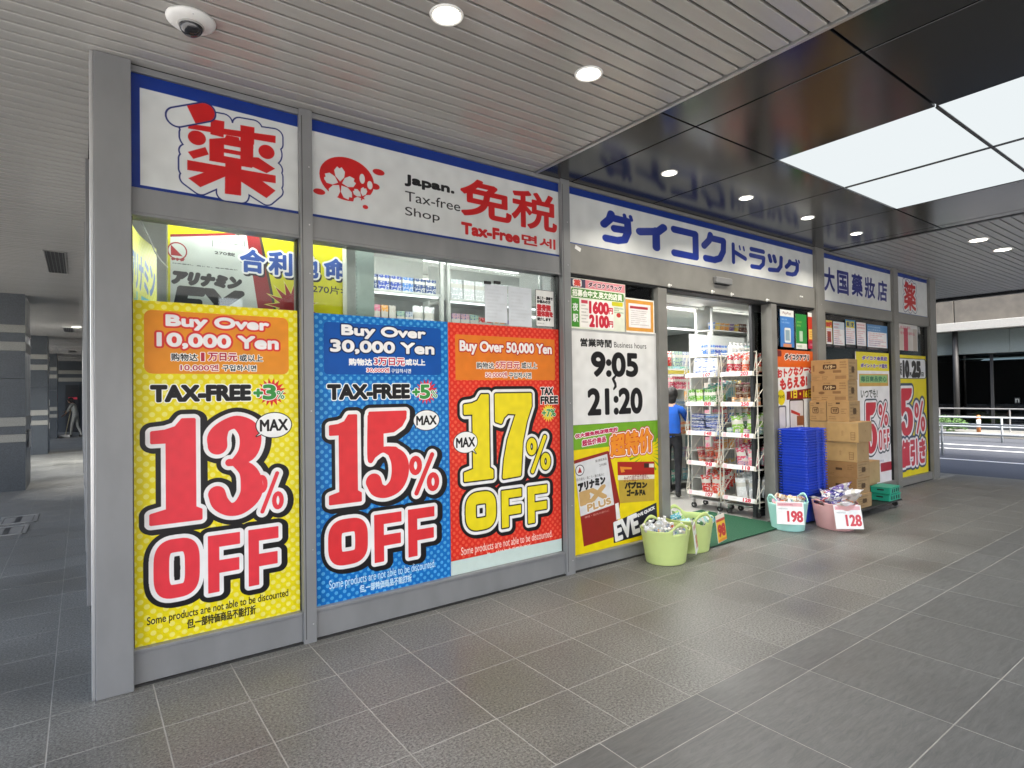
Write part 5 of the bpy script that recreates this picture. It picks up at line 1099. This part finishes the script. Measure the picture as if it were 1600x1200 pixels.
# ------------------------------------------------------------------ mat and wire racks at the door
tag(MB().box(4.86, 6.60, 3.62, 4.80, .007, .016, bev=.003).obj('door_mat', M['mat']), 'green entrance mat lying across the doorway', 'mat')
PR = [('128', '118', '148', '258', '203'), ('107', '98', '148', '88', '107')]
def rack(yc, label, nums, contents, side):
    t = empty('wire_rack', (6.86, yc, 0), label, 'display rack', 'wire display racks in the doorway')
    W_, Dp, H = .49, .34, 2.06; zs = [.20, .60, 1.00, 1.39, 1.77]; lx = -Dp/2
    f = MB()
    for sy_ in (-1, 1):
        for X in (lx, Dp/2): f.tube((X, sy_*W_/2, .13), (X, sy_*W_/2, H), .008, 6)
        for z in zs: f.tube((lx, sy_*W_/2, z), (Dp/2, sy_*W_/2, z+.0), .005, 5); f.tube((lx-.06, sy_*W_/2, z+.05), (Dp/2-.04, sy_*W_/2, z+.36), .0045, 5); f.tube((lx-.06, sy_*W_/2, z+.05), (lx, sy_*W_/2, z+.30), .004, 5)
    f.tube((lx, -W_/2, H), (lx, W_/2, H), .006, 6); f.tube((Dp/2, -W_/2, H), (Dp/2, W_/2, H), .006, 6)
    f.obj('wire_frame', M['wire'], t)
    def lab2(l, cx_, ro, st):
        w3 = ordn(ro+1)+(' layer ' if st else ' row ') if ro else ''
        return w3+ordn(cx_+1)+' from right, '+l
    b = MB()
    for k in range(14): b.tube((Dp/2, -W_/2+W_*k/13, .18), (Dp/2, -W_/2+W_*k/13, H), .0025, 4)
    b.obj('back_wires', M['wire'], t, kind='stuff')
    for i, z in enumerate(zs):
        s = MB(); s.box(lx-.05, Dp/2, -W_/2+.004, W_/2-.004, z-.008, z, bev=.002).box(lx-.055, lx-.05, -W_/2+.004, W_/2-.004, z-.008, z+.05); s.obj('tray', M['wire'], t)
        c = Cv(0, W_-.06, 0, .055, 700, (244, 240, 240)); c.paint(fr(c, .02, .1, .14, .9), (232, 190, 196)); ft(c, nums[i], .64, .12, .88, .88, (200, 40, 66), bold=.003); fg(c, .2, .2, .5, .8, 1, (200, 190, 196), i, 9)
        link('price_rail', card_mesh('price_rail', W_-.06, .055, .002, c.material('rail_print', .3)), t, (lx-.062, 0, z-.002), (R(-8), 0, R(-90)))
        for (kd, sz, m, n, stack) in contents[i]:
            mm = dict(mix='mixed', pale='pale').get(m, m); lab = f'{ {"pouch": "snack bag", "can": "can", "cup": "cup noodle", "box": "packet", "bottle": "bottle"}[kd]} in {mm} wrapping, {["bottom", "fourth", "middle", "second", "top"][i]} bin of {side} rack'
            per = max(1, int((W_-.04)/(sz[0]+.012))); 
            n = n if stack else int(n*1.8)
            for q in range(n):
                row = q//per; colx = q % per; yy = yc-W_/2+.03+sz[0]/2+colx*(sz[0]+.012)
                zz = z+.004+(row*(sz[2]+.003) if stack else 0); xx = 6.86+(-.10 if not stack else -.06)+(0 if stack else (row*.085))+rg.uniform(-.008, .008)
                goods(kd, sz, m, (xx, yy+rg.uniform(-.006, .006), zz+(rg.uniform(0, .02)+row*.03 if not stack else 0)), (rg.uniform(-.08, .08), rg.uniform(-.12, .1), R(-90)+rg.uniform(-.15, .15)), lab2(lab, colx, row, stack), 'goods', lab)
    for sx_, sy_ in ((-.13, -.2), (-.13, .2), (.13, -.2), (.13, .2)):
        o = MB().tube((sx_-.013, sy_, .038), (sx_+.013, sy_, .038), .037, 14).obj('caster', M['rubber'], t); MB().box(sx_-.018, sx_+.018, sy_-.012, sy_+.012, .07, .13).tube((sx_-.016, sy_, .038), (sx_+.016, sy_, .038), .012, 8).obj('fork', M['chrome'], o)
    MB().box(-.18, .18, -.235, .235, .13, .145, bev=.004).obj('base_plate', M['chrome'], t)
rack(4.27, 'right hand cream wire rack on casters, nearer the sliding door', PR[0], [
    [('pouch', (.15, .07, .26), 'silver', 9, False)], [('pouch', (.15, .07, .24), 'pink', 6, False), ('pouch', (.14, .06, .16), 'pale', 3, False)],
    [('pouch', (.17, .08, .26), 'green', 3, False), ('can', (.10, .1, .09), 'pale', 4, False)], [('cup', (.105, .105, .09), 'brown', 9, True), ('can', (.09, .09, .1), 'orange', 4, True)], [('pouch', (.10, .05, .24), 'red', 8, False), ('box', (.09, .05, .06), 'brown', 4, False)]], 'right hand')
rack(4.81, 'left hand cream wire rack on casters, farther from the sliding door', PR[1], [
    [('can', (.10, .10, .10), 'orange', 2, True), ('pouch', (.14, .07, .25), 'red', 5, False)], [('cup', (.12, .12, .11), 'red', 7, True)],
    [('box', (.21, .13, .042), 'blue', 12, True)], [('box', (.10, .08, .20), 'green', 3, False), ('pouch', (.15, .07, .20), 'teal', 5, False), ('can', (.09, .09, .1), 'brown', 4, True)], [('box', (.36, .2, .24), 'pale', 1, True)]], 'left hand')

# ------------------------------------------------------------------ shelves inside
def shelf_unit(x0, x1, y0, y1, zs, label, facing='-Y', back='shelf', cat='shelf unit', leds=()):
    t = empty('shop_shelf', (0, 0, 0), label, cat)
    for z in zs: MB().box(x0, x1, y0, y1, z-.02, z, bev=.003).obj('shelf_board', M['shelf'], t)
    if facing == '-Y': MB().box(x0, x1, y1, y1+.02, 0, zs[-1]+.35).obj('back_panel', M[back], t)
    elif facing == '-X': MB().box(x1, x1+.02, y0, y1, 0, zs[-1]+.35).obj('back_panel', M[back], t)
    for x in (x0, x1): MB().box(x-.015, x+.015, y0 if facing == '-Y' else y0, y0+.03, 0, zs[-1]+.35).obj('upright', M['shelf'], t)
    for z in leds: MB().box(x0+.03, x1-.03, y0+.02, y0+.045, z-.034, z-.021).obj('led_strip', M['led'], t)
    return t
def stock(x0, x1, y, z, kinds, lab, cat, sd, rotz=0, axis='x', gap=.01):
    r = random.Random(sd); x = x0; i = 0; nn = 0
    while x < x1:
        kd, sz, m = kinds[r.randrange(len(kinds))] if r.random() < .5 else kinds[i % len(kinds)]; i += 1; rep = r.randint(2, 4)
        for k in range(rep):
            if x+sz[0] > x1: x = x1+1; break
            nn = nn+1
            for st_ in range(1 if kd != 'box' or sz[2] > .09 else r.randint(2, 3)):
                p = (x+sz[0]/2, y, z+.002+st_*(sz[2]+.002)) if axis == 'x' else (y, x+sz[0]/2, z+.002+st_*(sz[2]+.002))
                goods(kd, sz, m, p, (0, 0, rotz+r.uniform(-.05, .05)), f'{ordn(nn)} from left, {lab}'+(f', {ordn(st_+1)} layer' if st_ else ''), cat, lab)
            x += sz[0]+gap
# window-side shelving behind the second window
sh = shelf_unit(1.82, 2.56, 4.50, 4.86, (.5, 1.0, 1.5, 2.10, 2.47), 'lit white shelving seen through the middle of the second window', leds=(2.10, 2.47))
sh2 = shelf_unit(2.64, 3.7, 4.52, 4.88, (.5, 1.0, 1.5, 2.10, 2.45), 'lit white shelving seen through the right of the second window', leds=(2.10, 2.45))
stock(1.86, 2.52, 4.56, 2.10, [('pouch', (.10, .06, .24), 'teal'), ('box', (.07, .06, .2), 'pale'), ('pouch', (.10, .06, .26), 'silver'), ('box', (.06, .06, .24), 'mix')], 'pale goods on the lower shelf in the second window', 'goods', 21)
goods('pouch', (.14, .07, .30), 'orange', (1.84, 4.47, 2.101), (0, 0, .3), 'yellow orange pack at the left of the lit shelf in the second window', 'goods', None)
stock(1.86, 2.52, 4.56, 2.47, [('box', (.10, .08, .12), 'blue'), ('box', (.07, .06, .22), 'pale'), ('box', (.06, .06, .20), 'brown'), ('pouch', (.12, .06, .22), 'purple')], 'packets on the upper shelf in the second window', 'goods', 22)
stock(2.68, 3.6, 4.58, 2.10, [('box', (.09, .06, .22), 'pale'), ('bottle', (.08, .08, .22), 'teal'), ('box', (.14, .06, .2), 'mix')], 'packets on the lower right shelf in the second window', 'goods', 23)
stock(2.68, 3.6, 4.58, 2.45, [('box', (.12, .06, .18), 'silver'), ('box', (.14, .06, .2), 'pale')], 'pale packets on the upper right shelf in the second window', 'goods', 24)
tag(MB().box(1.53, 1.60, 4.06, 4.14, 0, 2.70, bev=.003).obj('partition_post', M['wallin']), 'white partition post right of the yellow banner', 'post')
tag(MB().box(1.605, 1.755, 4.10, 4.13, 0, 2.70).obj('partition_board', M['wallpale']), 'pale green partition board inside the second window', 'board')
p = at(554.5, 400, Y=4.12); st_ = MB()
for k in range(22): st_.box(p.x-.008, p.x+.008, 4.10, 4.118, 2.05+.028*k, 2.066+.028*k)
tag(st_.obj('punched_rail', M['gasket']), 'dark punched shelf rail beside the yellow banner', 'rail')
# deep shop, seen through the doorway
g1 = shelf_unit(6.85, 8.45, 6.05, 6.45, (.12, .50, .88, 1.26, 1.62), 'white shelving stocked with bright goods beyond the shop worker', back='shelf')
KK = [[('box', (.10, .06, .15), 'pale'), ('pouch', (.14, .06, .2), 'teal')], [('pouch', (.14, .06, .22), 'silver'), ('box', (.12, .06, .16), 'pale')], [('box', (.10, .06, .2), 'orange'), ('box', (.1, .06, .18), 'pale')], [('box', (.16, .08, .055), 'blue'), ('box', (.14, .07, .06), 'pale')], [('bottle', (.07, .07, .22), 'pink'), ('box', (.09, .06, .2), 'pink')]]
for i, z in enumerate((.12, .50, .88, 1.26, 1.62)):
    stock(6.88, 8.2, 6.14, z, KK[i], f'{["teal and pale", "silver", "orange", "blue and white", "pink"][i]} goods on the {["lowest", "second", "third", "fourth", "top"][i]} shelf beyond the worker', 'goods', 31+i)
tag(MB().box(6.86, 8.3, 6.05, 6.055, 1.86, 1.92).obj('shelf_header', mat('yellow_card', (.80, .66, .10), .5)), 'yellow header card on the shelving beyond the worker', 'sign')
stock(6.9, 8.3, 6.16, 1.97+.02, [('box', (.14, .08, .16), 'mix'), ('pouch', (.18, .08, .24), 'red'), ('box', (.2, .1, .24), 'pale')], 'large pack on top of the shelving beyond the worker', 'goods', 41)
stock(7.46, 7.98, 5.30, 2.10, [('pouch', (.20, .12, .26), 'purple'), ('box', (.14, .14, .16), 'blue'), ('pouch', (.22, .12, .20), 'orange'), ('box', (.2, .14, .34), 'teal')], 'big soft pack displayed high above the wire racks', 'goods', 43)
t = shelf_unit(7.43, 9.7, 5.20, 5.55, (.3, .7, 1.1, 1.5, 2.10), 'gondola shelf behind the wire racks', back='wallin')
t = shelf_unit(8.02, 9.9, 5.56, 5.85, (2.12, 2.55), 'high white shelf at the right of the doorway view', back='wallin')
stock(8.05, 9.6, 5.30, 2.10, [('bottle', (.09, .09, .22), 'silver'), ('bottle', (.09, .09, .22), 'pale')], 'capped bottle high above the right wire rack', 'goods', 91)
stock(8.08, 9.8, 5.66, 2.55, [('box', (.12, .1, .14), 'brown'), ('cup', (.12, .12, .12), 'mix')], 'pack on the highest shelf in the doorway view', 'goods', 92)
for i, z in enumerate((.3, .7, 1.1, 1.5)): stock(7.46, 9.6, 5.30, z, [('box', (.16, .08, .2), 'mix'), ('pouch', (.18, .08, .24), 'mix')], f'mixed goods on the {["lowest", "second", "third", "fourth"][i]} shelf behind the wire racks', 'goods', 51+i)
stock(7.2, 11.6, 7.40, 2.02, [('box', (.22, .12, .26), 'teal'), ('box', (.3, .16, .22), 'pale'), ('pouch', (.3, .14, .3), 'mix')], 'big pack on the high shelf at the back of the shop', 'goods', 61)
t = shelf_unit(7.0, 11.8, 7.30, 7.70, (.4, .9, 1.4, 2.0), 'long shelf at the back of the shop', back='wallteal')
for i, z in enumerate((1.4,)): stock(7.1, 11.6, 7.40, z, [('box', (.2, .1, .3), 'mix'), ('pouch', (.25, .1, .34), 'pink')], 'mixed packs on the middle shelf at the back of the shop', 'goods', 71)
tag(MB().box(8.3, 8.52, 5.9, 6.1, 0, 2.97).obj('interior_column', M['wallin']), 'white square column inside the shop', 'column')
# glimpses behind the posters of the two right windows
shelf_unit(8.9, 11.7, 5.2, 5.5, (.5, 1.0, 1.5, 2.0, 2.4), 'white shelving behind the right hand windows', back='wallin')
stock(8.9, 11.6, 5.3, 2.0, [('bottle', (.12, .12, .3), 'silver'), ('bottle', (.12, .12, .3), 'pale')], 'large bottle behind the right windows', 'goods', 81)
# interior lamps: tubes on the ceiling, each with its own light
def tube_light(x0, x1, y0, y1, z, label, power):
    t = empty('tube_lamp', ((x0+x1)/2, (y0+y1)/2, z), label, 'ceiling light', 'tube lamps on the shop ceiling')
    X, Y_ = abs(x1-x0)/2, abs(y1-y0)/2
    MB().box(-X, X, -Y_, Y_, .012, .05, bev=.004).obj('fixture', M['white'], t); MB().box(-X+.02, X-.02, -Y_+.02, Y_-.02, -.012, .011, bev=.006).obj('tube', M['lampcool'], t)
    ld = bpy.data.lights.new('lamp', 'AREA'); ld.shape = 'RECTANGLE'; ld.size = 2*X; ld.size_y = 2*Y_; ld.energy = power; ld.color = (1, .98, .93)
    lo = bpy.data.objects.new('lamp', ld); COL.objects.link(lo); lo.parent = t; lo.location = (0, 0, -.03)
tube_light(5.2, 10.8, 6.00, 6.12, 2.92, 'long lit lamp strip across the shop ceiling beyond the doorway', 20)
tube_light(5.0, 11.0, 8.0, 8.12, 2.92, 'lit lamp strip on the ceiling at the back of the shop', 20)
tube_light(5.2, 6.3, 4.95, 5.07, 2.92, 'short lit lamp on the shop ceiling just inside the doorway', 9)
tube_light(2.7, 3.9, 5.10, 5.18, 2.92, 'lit lamp strip above the shelving of the second window', 7)
tube_light(1.2, 4.4, 6.0, 6.12, 2.92, 'lit lamp strip deep behind the second window', 14)
tube_light(7.2, 7.8, 4.6, 5.2, 2.92, 'square lit lamp over the wire racks', 4)
tube_light(9.0, 11.6, 4.60, 4.70, 2.92, 'lit lamp strip behind the right hand windows', 8)
tube_light(.35, 1.12, 4.07, 4.11, 2.92, 'short lit lamp at the top of the first shop window', 1.6)  # added lamp, lights the front of the yellow banner
tube_light(1.2, 3.3, 4.07, 4.11, 2.92, 'narrow lit lamp at the top of the second shop window', 3)  # added as well, lifts the backlit papers behind the glass
tag(MB().box(6.0, 6.0+.3, 6.3, 6.32, 2.2, 2.5).obj('ceiling_fan_cover', M['white']), 'small white device under the shop ceiling', 'device') if False else None
# ================================================================== PEOPLE
def figure(name, joints, edges, radii, m, loc, sub=2, mats=None):
    me = bpy.data.meshes.new(name); me.from_pydata(joints, edges, []); o = link(name, me, None, loc)
    sk_ = o.modifiers.new('skin', 'SKIN'); sk_.use_smooth_shade = True
    for i, r in enumerate(radii): me.skin_vertices[0].data[i].radius = (r, r) if not isinstance(r, tuple) else r
    me.skin_vertices[0].data[0].use_root = True
    s = o.modifiers.new('subdivision', 'SUBSURF'); s.levels = sub; s.render_levels = sub
    me.materials.append(m); return o
def bake(o):
    dg = bpy.context.evaluated_depsgraph_get(); dg.update(); me = bpy.data.meshes.new_from_object(o.evaluated_get(dg)); o.modifiers.clear(); old = o.data; o.data = me; bpy.data.meshes.remove(old)
    for p in me.polygons: p.use_smooth = True
    return o
def person(loc, rz, h, label, top, trouser, pose, hair=True, sleeve_skin=True, apron=None):
    """standing adult: one continuous body, with clothes coloured by where they lie; head has face, ears and hair"""
    s = h/1.70
    J = dict(pel=(0, 0, .94), bel=(0, .0, 1.06), che=(0, .01, 1.26), nkb=(0, .015, 1.42), nk=(0, .02, 1.49), hd=(0, .03, 1.56),
             ls=(-.165, .0, 1.38), rs=(.165, .0, 1.38), le=(-.24, .03, 1.13), re=(.24, .03, 1.13), lw=(-.22, .14, .94), rw=(.22, .14, .94), lh=(-.21, .18, .87), rh=(.21, .18, .87),
             lhip=(-.09, 0, .90), rhip=(.09, 0, .90), lk=(-.10, .02, .50), rk=(.10, .02, .50), la=(-.10, -.02, .09), ra=(.10, -.02, .09), lt=(-.11, .13, .035), rt=(.11, .13, .035), lhe=(-.10, -.05, .04), rhe=(.10, -.05, .04))
    J.update(pose)
    N = ['pel', 'bel', 'che', 'nkb', 'nk', 'hd', 'ls', 'rs', 'le', 're', 'lw', 'rw', 'lh', 'rh', 'lhip', 'rhip', 'lk', 'rk', 'la', 'ra', 'lt', 'rt', 'lhe', 'rhe']
    rad = dict(pel=(.15, .11), bel=(.135, .10), che=(.155, .11), nkb=.075, nk=.052, hd=.055, ls=.062, rs=.062, le=.042, re=.042, lw=.028, rw=.028, lh=.03, rh=.03, lhip=.09, rhip=.09, lk=.06, rk=.06, la=.042, ra=.042, lt=.035, rt=.035, lhe=.035, rhe=.035)
    E_ = [('pel', 'bel'), ('bel', 'che'), ('che', 'nkb'), ('nkb', 'nk'), ('nk', 'hd'), ('nkb', 'ls'), ('nkb', 'rs'), ('ls', 'le'), ('rs', 're'), ('le', 'lw'), ('re', 'rw'), ('lw', 'lh'), ('rw', 'rh'), ('pel', 'lhip'), ('pel', 'rhip'), ('lhip', 'lk'), ('rhip', 'rk'), ('lk', 'la'), ('rk', 'ra'), ('la', 'lt'), ('ra', 'rt'), ('la', 'lhe'), ('ra', 'rhe')]
    t = empty('person', loc, label, 'person', rz=rz); t.scale = (s, s, s)
    b = figure('body', [J[n] for n in N], [(N.index(a), N.index(c)) for a, c in E_], [rad[n] for n in N], M[trouser], (0, 0, 0)); b.parent = t; bake(b)
    me = b.data; me.materials.clear()
    for m in (M[trouser], M[top], M['skin'], M['rubber'], M[apron or top]): me.materials.append(m)
    el = {k: Vector(J[k]) for k in J}
    def near(p, a, c):
        d = el[c]-el[a]; u = max(0, min(1, (p-el[a]).dot(d)/d.length_squared)); return (p-el[a]-d*u).length, u
    for p in me.polygons:
        c = p.center; mi = 0
        best = min(((near(c, a, q)[0], a, q, near(c, a, q)[1]) for a, q in E_), key=lambda v: v[0]); _, a, q, u = best
        if q in ('bel', 'che', 'nkb', 'ls', 'rs') and a != 'x': mi = 1
        if (a, q) in (('ls', 'le'), ('rs', 're')): mi = 1
        if q in ('lw', 'rw'): mi = 2 if u > .1 else 1
        if q in ('lh', 'rh', 'nk', 'hd'): mi = 2
        if q in ('lt', 'rt', 'lhe', 'rhe'): mi = 3
        if (a, q) == ('pel', 'bel') and u < .15: mi = 0
        if apron and mi in (0, 1) and c.y > .03 and abs(c.x) < .15 and q in ('bel', 'che', 'lhip', 'rhip', 'pel'): mi = 4
        p.material_index = mi
    hp = el['hd']+Vector((0, .02, .06))
    hb = MB(); hb.ball(hp, .098, 20, (.80, .98, 1.18)); hb.ball(hp+Vector((0, .035, -.055)), .055, 14, (.85, .9, .9))
    hb.ball(hp+Vector((0, .108, -.012)), .014, 8, (.8, 1, 1.5))
    for sx_ in (-1, 1): hb.ball(hp+Vector((sx_*.080, 0, -.01)), .022, 8, (.4, .8, 1.3))
    ho = hb.obj('head', M['skin'], t)
    for sx_ in (-1, 1): MB().ball(hp+Vector((sx_*.032, .088, .012)), .011, 8, (1.2, .6, .7)).obj('eye', M['hair'], ho)
    MB().ball(hp+Vector((0, .090, -.062)), .02, 8, (1.2, .35, .3)).obj('mouth', mat('lips', (.42, .14, .12), .5), ho)
    hr = MB(); hr.ball(hp+Vector((0, -.018, .022)), .106, 18, (.90, 1.0, 1.12)); hr.ball(hp+Vector((0, -.055, -.055)), .075, 14, (1.05, .75, 1.3)); hr.obj('hair', M['hair'], t)
    # hands: palm, four fingers and a thumb, slightly curled
    for k, sgn in (('l', -1), ('r', 1)):
        a, c = el[k+'w'], el[k+'h']; d = (c-a).normalized(); n = Vector((0, 0, 1)).cross(d); n = n.normalized() if n.length > .1 else Vector((1, 0, 0)); pl = d.cross(n)
        hm = MB(); base = a+d*.06
        hm.ball(a+d*.045, .038, 10, (.9, .9, 1.0))
        for i, L_ in enumerate((.065, .075, .070, .055)):
            o1 = base+n*(.024-.016*i)*1; m1 = o1+d*L_*.55-pl*.008; e1 = m1+d*L_*.35-pl*.028
            hm.tube(o1, m1, .0085, 8, .0078); hm.tube(m1, e1, .0078, 8, .006); hm.ball(m1, .0079, 6); hm.ball(e1, .0062, 6)
        th = a+d*.03+n*.028*sgn*-1; hm.tube(th, th+d*.035+n*.02*sgn*-1, .0095, 8, .008); hm.ball(th+d*.035+n*.02*sgn*-1, .008, 6)
        hm.obj('hand', M['skin'], t)
    return t
pw = person((7.12, 5.67, 0.002), R(-62), 1.60, 'shop worker in a blue shirt and black trousers reaching to the shelves, seen from behind', 'blueshirt', 'navy',
    dict(rs=(.165, .02, 1.38), re=(.20, .20, 1.22), rw=(.13, .40, 1.26), rh=(.11, .47, 1.28), ls=(-.165, .02, 1.38), le=(-.20, .18, 1.18), lw=(-.10, .36, 1.16), lh=(-.08, .43, 1.17), lk=(-.09, .06, .50), la=(-.10, .22, .09), lt=(-.10, .36, .035), lhe=(-.10, .19, .04), rk=(.09, -.02, .50), ra=(.10, -.14, .09), rt=(.10, 0, .035), rhe=(.10, -.17, .04)))
# apron ties and pouch
MB().box(-.16, .16, -.125, -.110, .98, 1.02, bev=.004).obj('apron_strap', M['navy'], pw)
pc_ = person((-.20, 31.0, 0.002), R(60), 1.66, 'cleaner in a grey uniform pushing a long mop, far down the corridor', 'uniform', 'uniform',
    dict(che=(0, .06, 1.25), nkb=(0, .10, 1.40), nk=(0, .14, 1.46), hd=(0, .18, 1.52), rs=(.165, .10, 1.36), re=(.22, .22, 1.16), rw=(.12, .42, 1.12), rh=(.10, .48, 1.12), ls=(-.165, .10, 1.36), le=(-.22, .20, 1.12), lw=(-.10, .40, .95), lh=(-.08, .46, .93), lk=(-.1, .1, .5), la=(-.1, .14, .09), lt=(-.1, .28, .035), lhe=(-.1, .11, .04), rk=(.1, -.02, .5), ra=(.1, -.2, .09), rt=(.1, -.07, .035), rhe=(.1, -.23, .04)))
t = empty('mop', (-.55, 31.0, 0), 'long handled floor mop held by the far cleaner', 'mop')
MB().tube((0, 0, .06), (.22, .10, 1.30), .016, 8).obj('handle', mat('mop_handle', (.55, .50, .34), .5), t)
MB().box(-.16, .16, -.06, .06, .002, .12, bev=.03).obj('mop_head', M['white'], t)

# ================================================================== ACROSS THE STREET
FX = 26.0
bl = empty('street_building', (FX, 6, 0), 'dark glazed building across the street with a concrete band above', 'building')
def bp(name, mb, m, parent=None, **k): return mb.obj(name, M[m], parent or bl, (-FX, -6, 0) if parent is None else (0, 0, 0), **k)
bp('shop_front_glass', MB().box(FX+.30, FX+.34, -30, 60, .12, 2.74), 'glassd')
bp('plinth', MB().box(FX+.1, FX+.4, -30, 60, 0, .12), 'graniteblue')
bp('dark_interior_wall', MB().box(FX+5, FX+5.1, -30, 60, 0, 2.74), 'dark')
bp('interior_floor', MB().box(FX+.4, FX+5, -30, 60, .0, .02), 'dark')
for y0 in (-6.0, -1.9, 2.15, 6.2, 10.3, 14.4): bp('pale_fascia', MB().box(FX+.12, FX+5, y0, y0+4.04, 2.76, 3.58), 'fascia')
bp('white_beam', MB().box(FX-.35, FX+.4, -30, 60, 3.60, 3.90, bev=.01), 'beam')
for k in range(14): bp('concrete_panel', MB().box(FX, FX+.4, -6.86+2.09*k, -6.86+2.09*k+2.06, 3.905, 6.2, bev=.01), 'concrete')
bp('upper_wall', MB().box(FX+.5, FX+8, -30, 60, 3.6, 14), 'concrete')
for y in (-1.9, 2.15, 7.72, 11.8): bp('column', MB().tube((FX-.05, y, 0), (FX-.05, y, 3.60), .09, 14), 'gasket')
for y in (-.4, 1.6, 3.6, 5.3, 6.75, 9.4, 11.4): bp('window_mullion', MB().box(FX+.24, FX+.299, y-.04, y+.04, .12, 2.74), 'dark')
bp('handrail', MB().tube((FX-.9, -20, .80), (FX-.9, 40, .80), .022, 6).tube((FX-.9, -20, .52), (FX-.9, 40, .52), .022, 6), 'steel')
for k in range(12): bp('handrail_post', MB().tube((FX-.9, -4+2.0*k, 0), (FX-.9, -4+2.0*k, .80), .022, 6), 'steel')
p_ = at(1542, 466+108, X=FX+2)
for y, L_, s in ((6.3, .55, 'a'), (7.15, .9, 'b')):
    bp('reflection_streak', MB().box(FX+2, FX+2.06, y-L_, y+L_*.6, 2.56, 2.62), 'led')  # glowing bars standing in for the ceiling light reflected in the dark glass
bp('oval_reflection', MB().lathe([(1.0, 2.62), (.9, 2.56), (.2, 2.54)], FX+2.2, 8.4, 24), 'stoneband')  # pale disc standing in for an oval reflection in the glass
tl = MB()
c = Cv(0, .22, 0, .30, 200, (12, 14, 18)); c.paint(c.grow(c.text('n', .04, .06, .18, .24), .008), (110, 116, 116))
link('lettering_panel', card_mesh('lettering_panel', .16, .22, .004, c.material('letter_print', .3)), bl, (.22, .05, .95), (0, 0, R(-90)))
# guard rails along the street
for gi, (gxp, zs, s) in enumerate(((17.4, (.66, .42), 'near white tubular guard fence along the street'), (22.2, (.62, .34, .12), 'far white tubular guard fence along the street'))):
    t = empty('guard_fence', (gxp, 5, -.12), s, 'guard fence', 'white guard fences along the street')
    for z in zs: MB().tube((0, -30, z+.12), (0, 40, z+.12), .022, 8).obj('rail', M['fencewhite'], t)
    for k in range(16): MB().tube((0, -12+2.5*k, 0), (0, -12+2.5*k, zs[0]+.12), .028, 8).obj('post', M['fencewhite'], t)
# bush beside the far fence
def bush(x, y, r, h, label, seed):
    t = empty('roadside_bush', (x, y, .02), label, 'bush'); rr = random.Random(seed); b = bmesh.new()
    for i in range(1500):
        u = Vector((rr.gauss(0, 1), rr.gauss(0, 1), rr.gauss(0, 1))).normalized()*(rr.random()**.4); c_ = Vector((u.x*r, u.y*r*1.6, h*.5+u.z*h*.5)); c_.z = max(.03, c_.z+.05*math.sin(9*u.y))
        a = Vector((rr.uniform(-1, 1), rr.uniform(-1, 1), rr.uniform(-1, 1))).normalized(); q = a.orthogonal().normalized(); s = rr.uniform(.02, .045)
        b.faces.new([b.verts.new(c_+v) for v in (a*s, q*s*.5, -a*s, -q*s*.5)])
    me = bpy.data.meshes.new('foliage'); b.to_mesh(me); b.free(); me.materials.append(M['leaf']); link('foliage', me, t)
    MB().tube((0, 0, 0), (0, 0, h*.6), .02, 6, .01).obj('stem', M['dark'], t)
bush(24.4, 7.55, .4, .55, 'low green bush behind the far guard fence, beside the end post', 4)
t = empty('orange_post', (24.6, 6.72, .02), 'orange and white post standing behind the far guard fence', 'post')
MB().lathe([(.06, 0), (.06, .55), (.03, .58)], seg=12).obj('pole', M['orange'], t); MB().lathe([(.063, .18), (.063, .42)], seg=12).obj('white_band', M['white'], t)
# buildings closing the views behind and beside the arcade
for nm, x0, x1, y0, y1, h, s in (('office_building', -30, 10, -60, -50, 12, 'office block standing behind the viewpoint'), ('office_building', 14, 40, -60, -44, 14, 'office block at the corner behind the viewpoint')):
    t = empty(nm, (x0, y0, -.12), s, 'building')
    MB().box(0, x1-x0, 0, y1-y0, 0, h).obj('wall', M['concrete'], t)
    for fl in range(int(h//3.5)):
        MB().box(.6, x1-x0-.6, y1-y0, y1-y0+.03, 1.0+3.5*fl, 2.9+3.5*fl).obj('window_band', M['glassd'], t); MB().box(x1-x0, x1-x0+.03, .6, y1-y0-.6, 1.0+3.5*fl, 2.9+3.5*fl).obj('window_band', M['glassd'], t)
# upper storeys of the arcade building itself
ub = empty('arcade_upper_storeys', (0, 0, CEIL+.52), 'upper storeys carried over the arcade ceiling', 'building')
MB().box(-4.5, 15.0, -4.2, 46, 0, 9).obj('wall', M['concrete'], ub)
# pillars that carry the arcade edge, outside the picture
bpy.data.objects.remove(_fo, do_unlink=True)
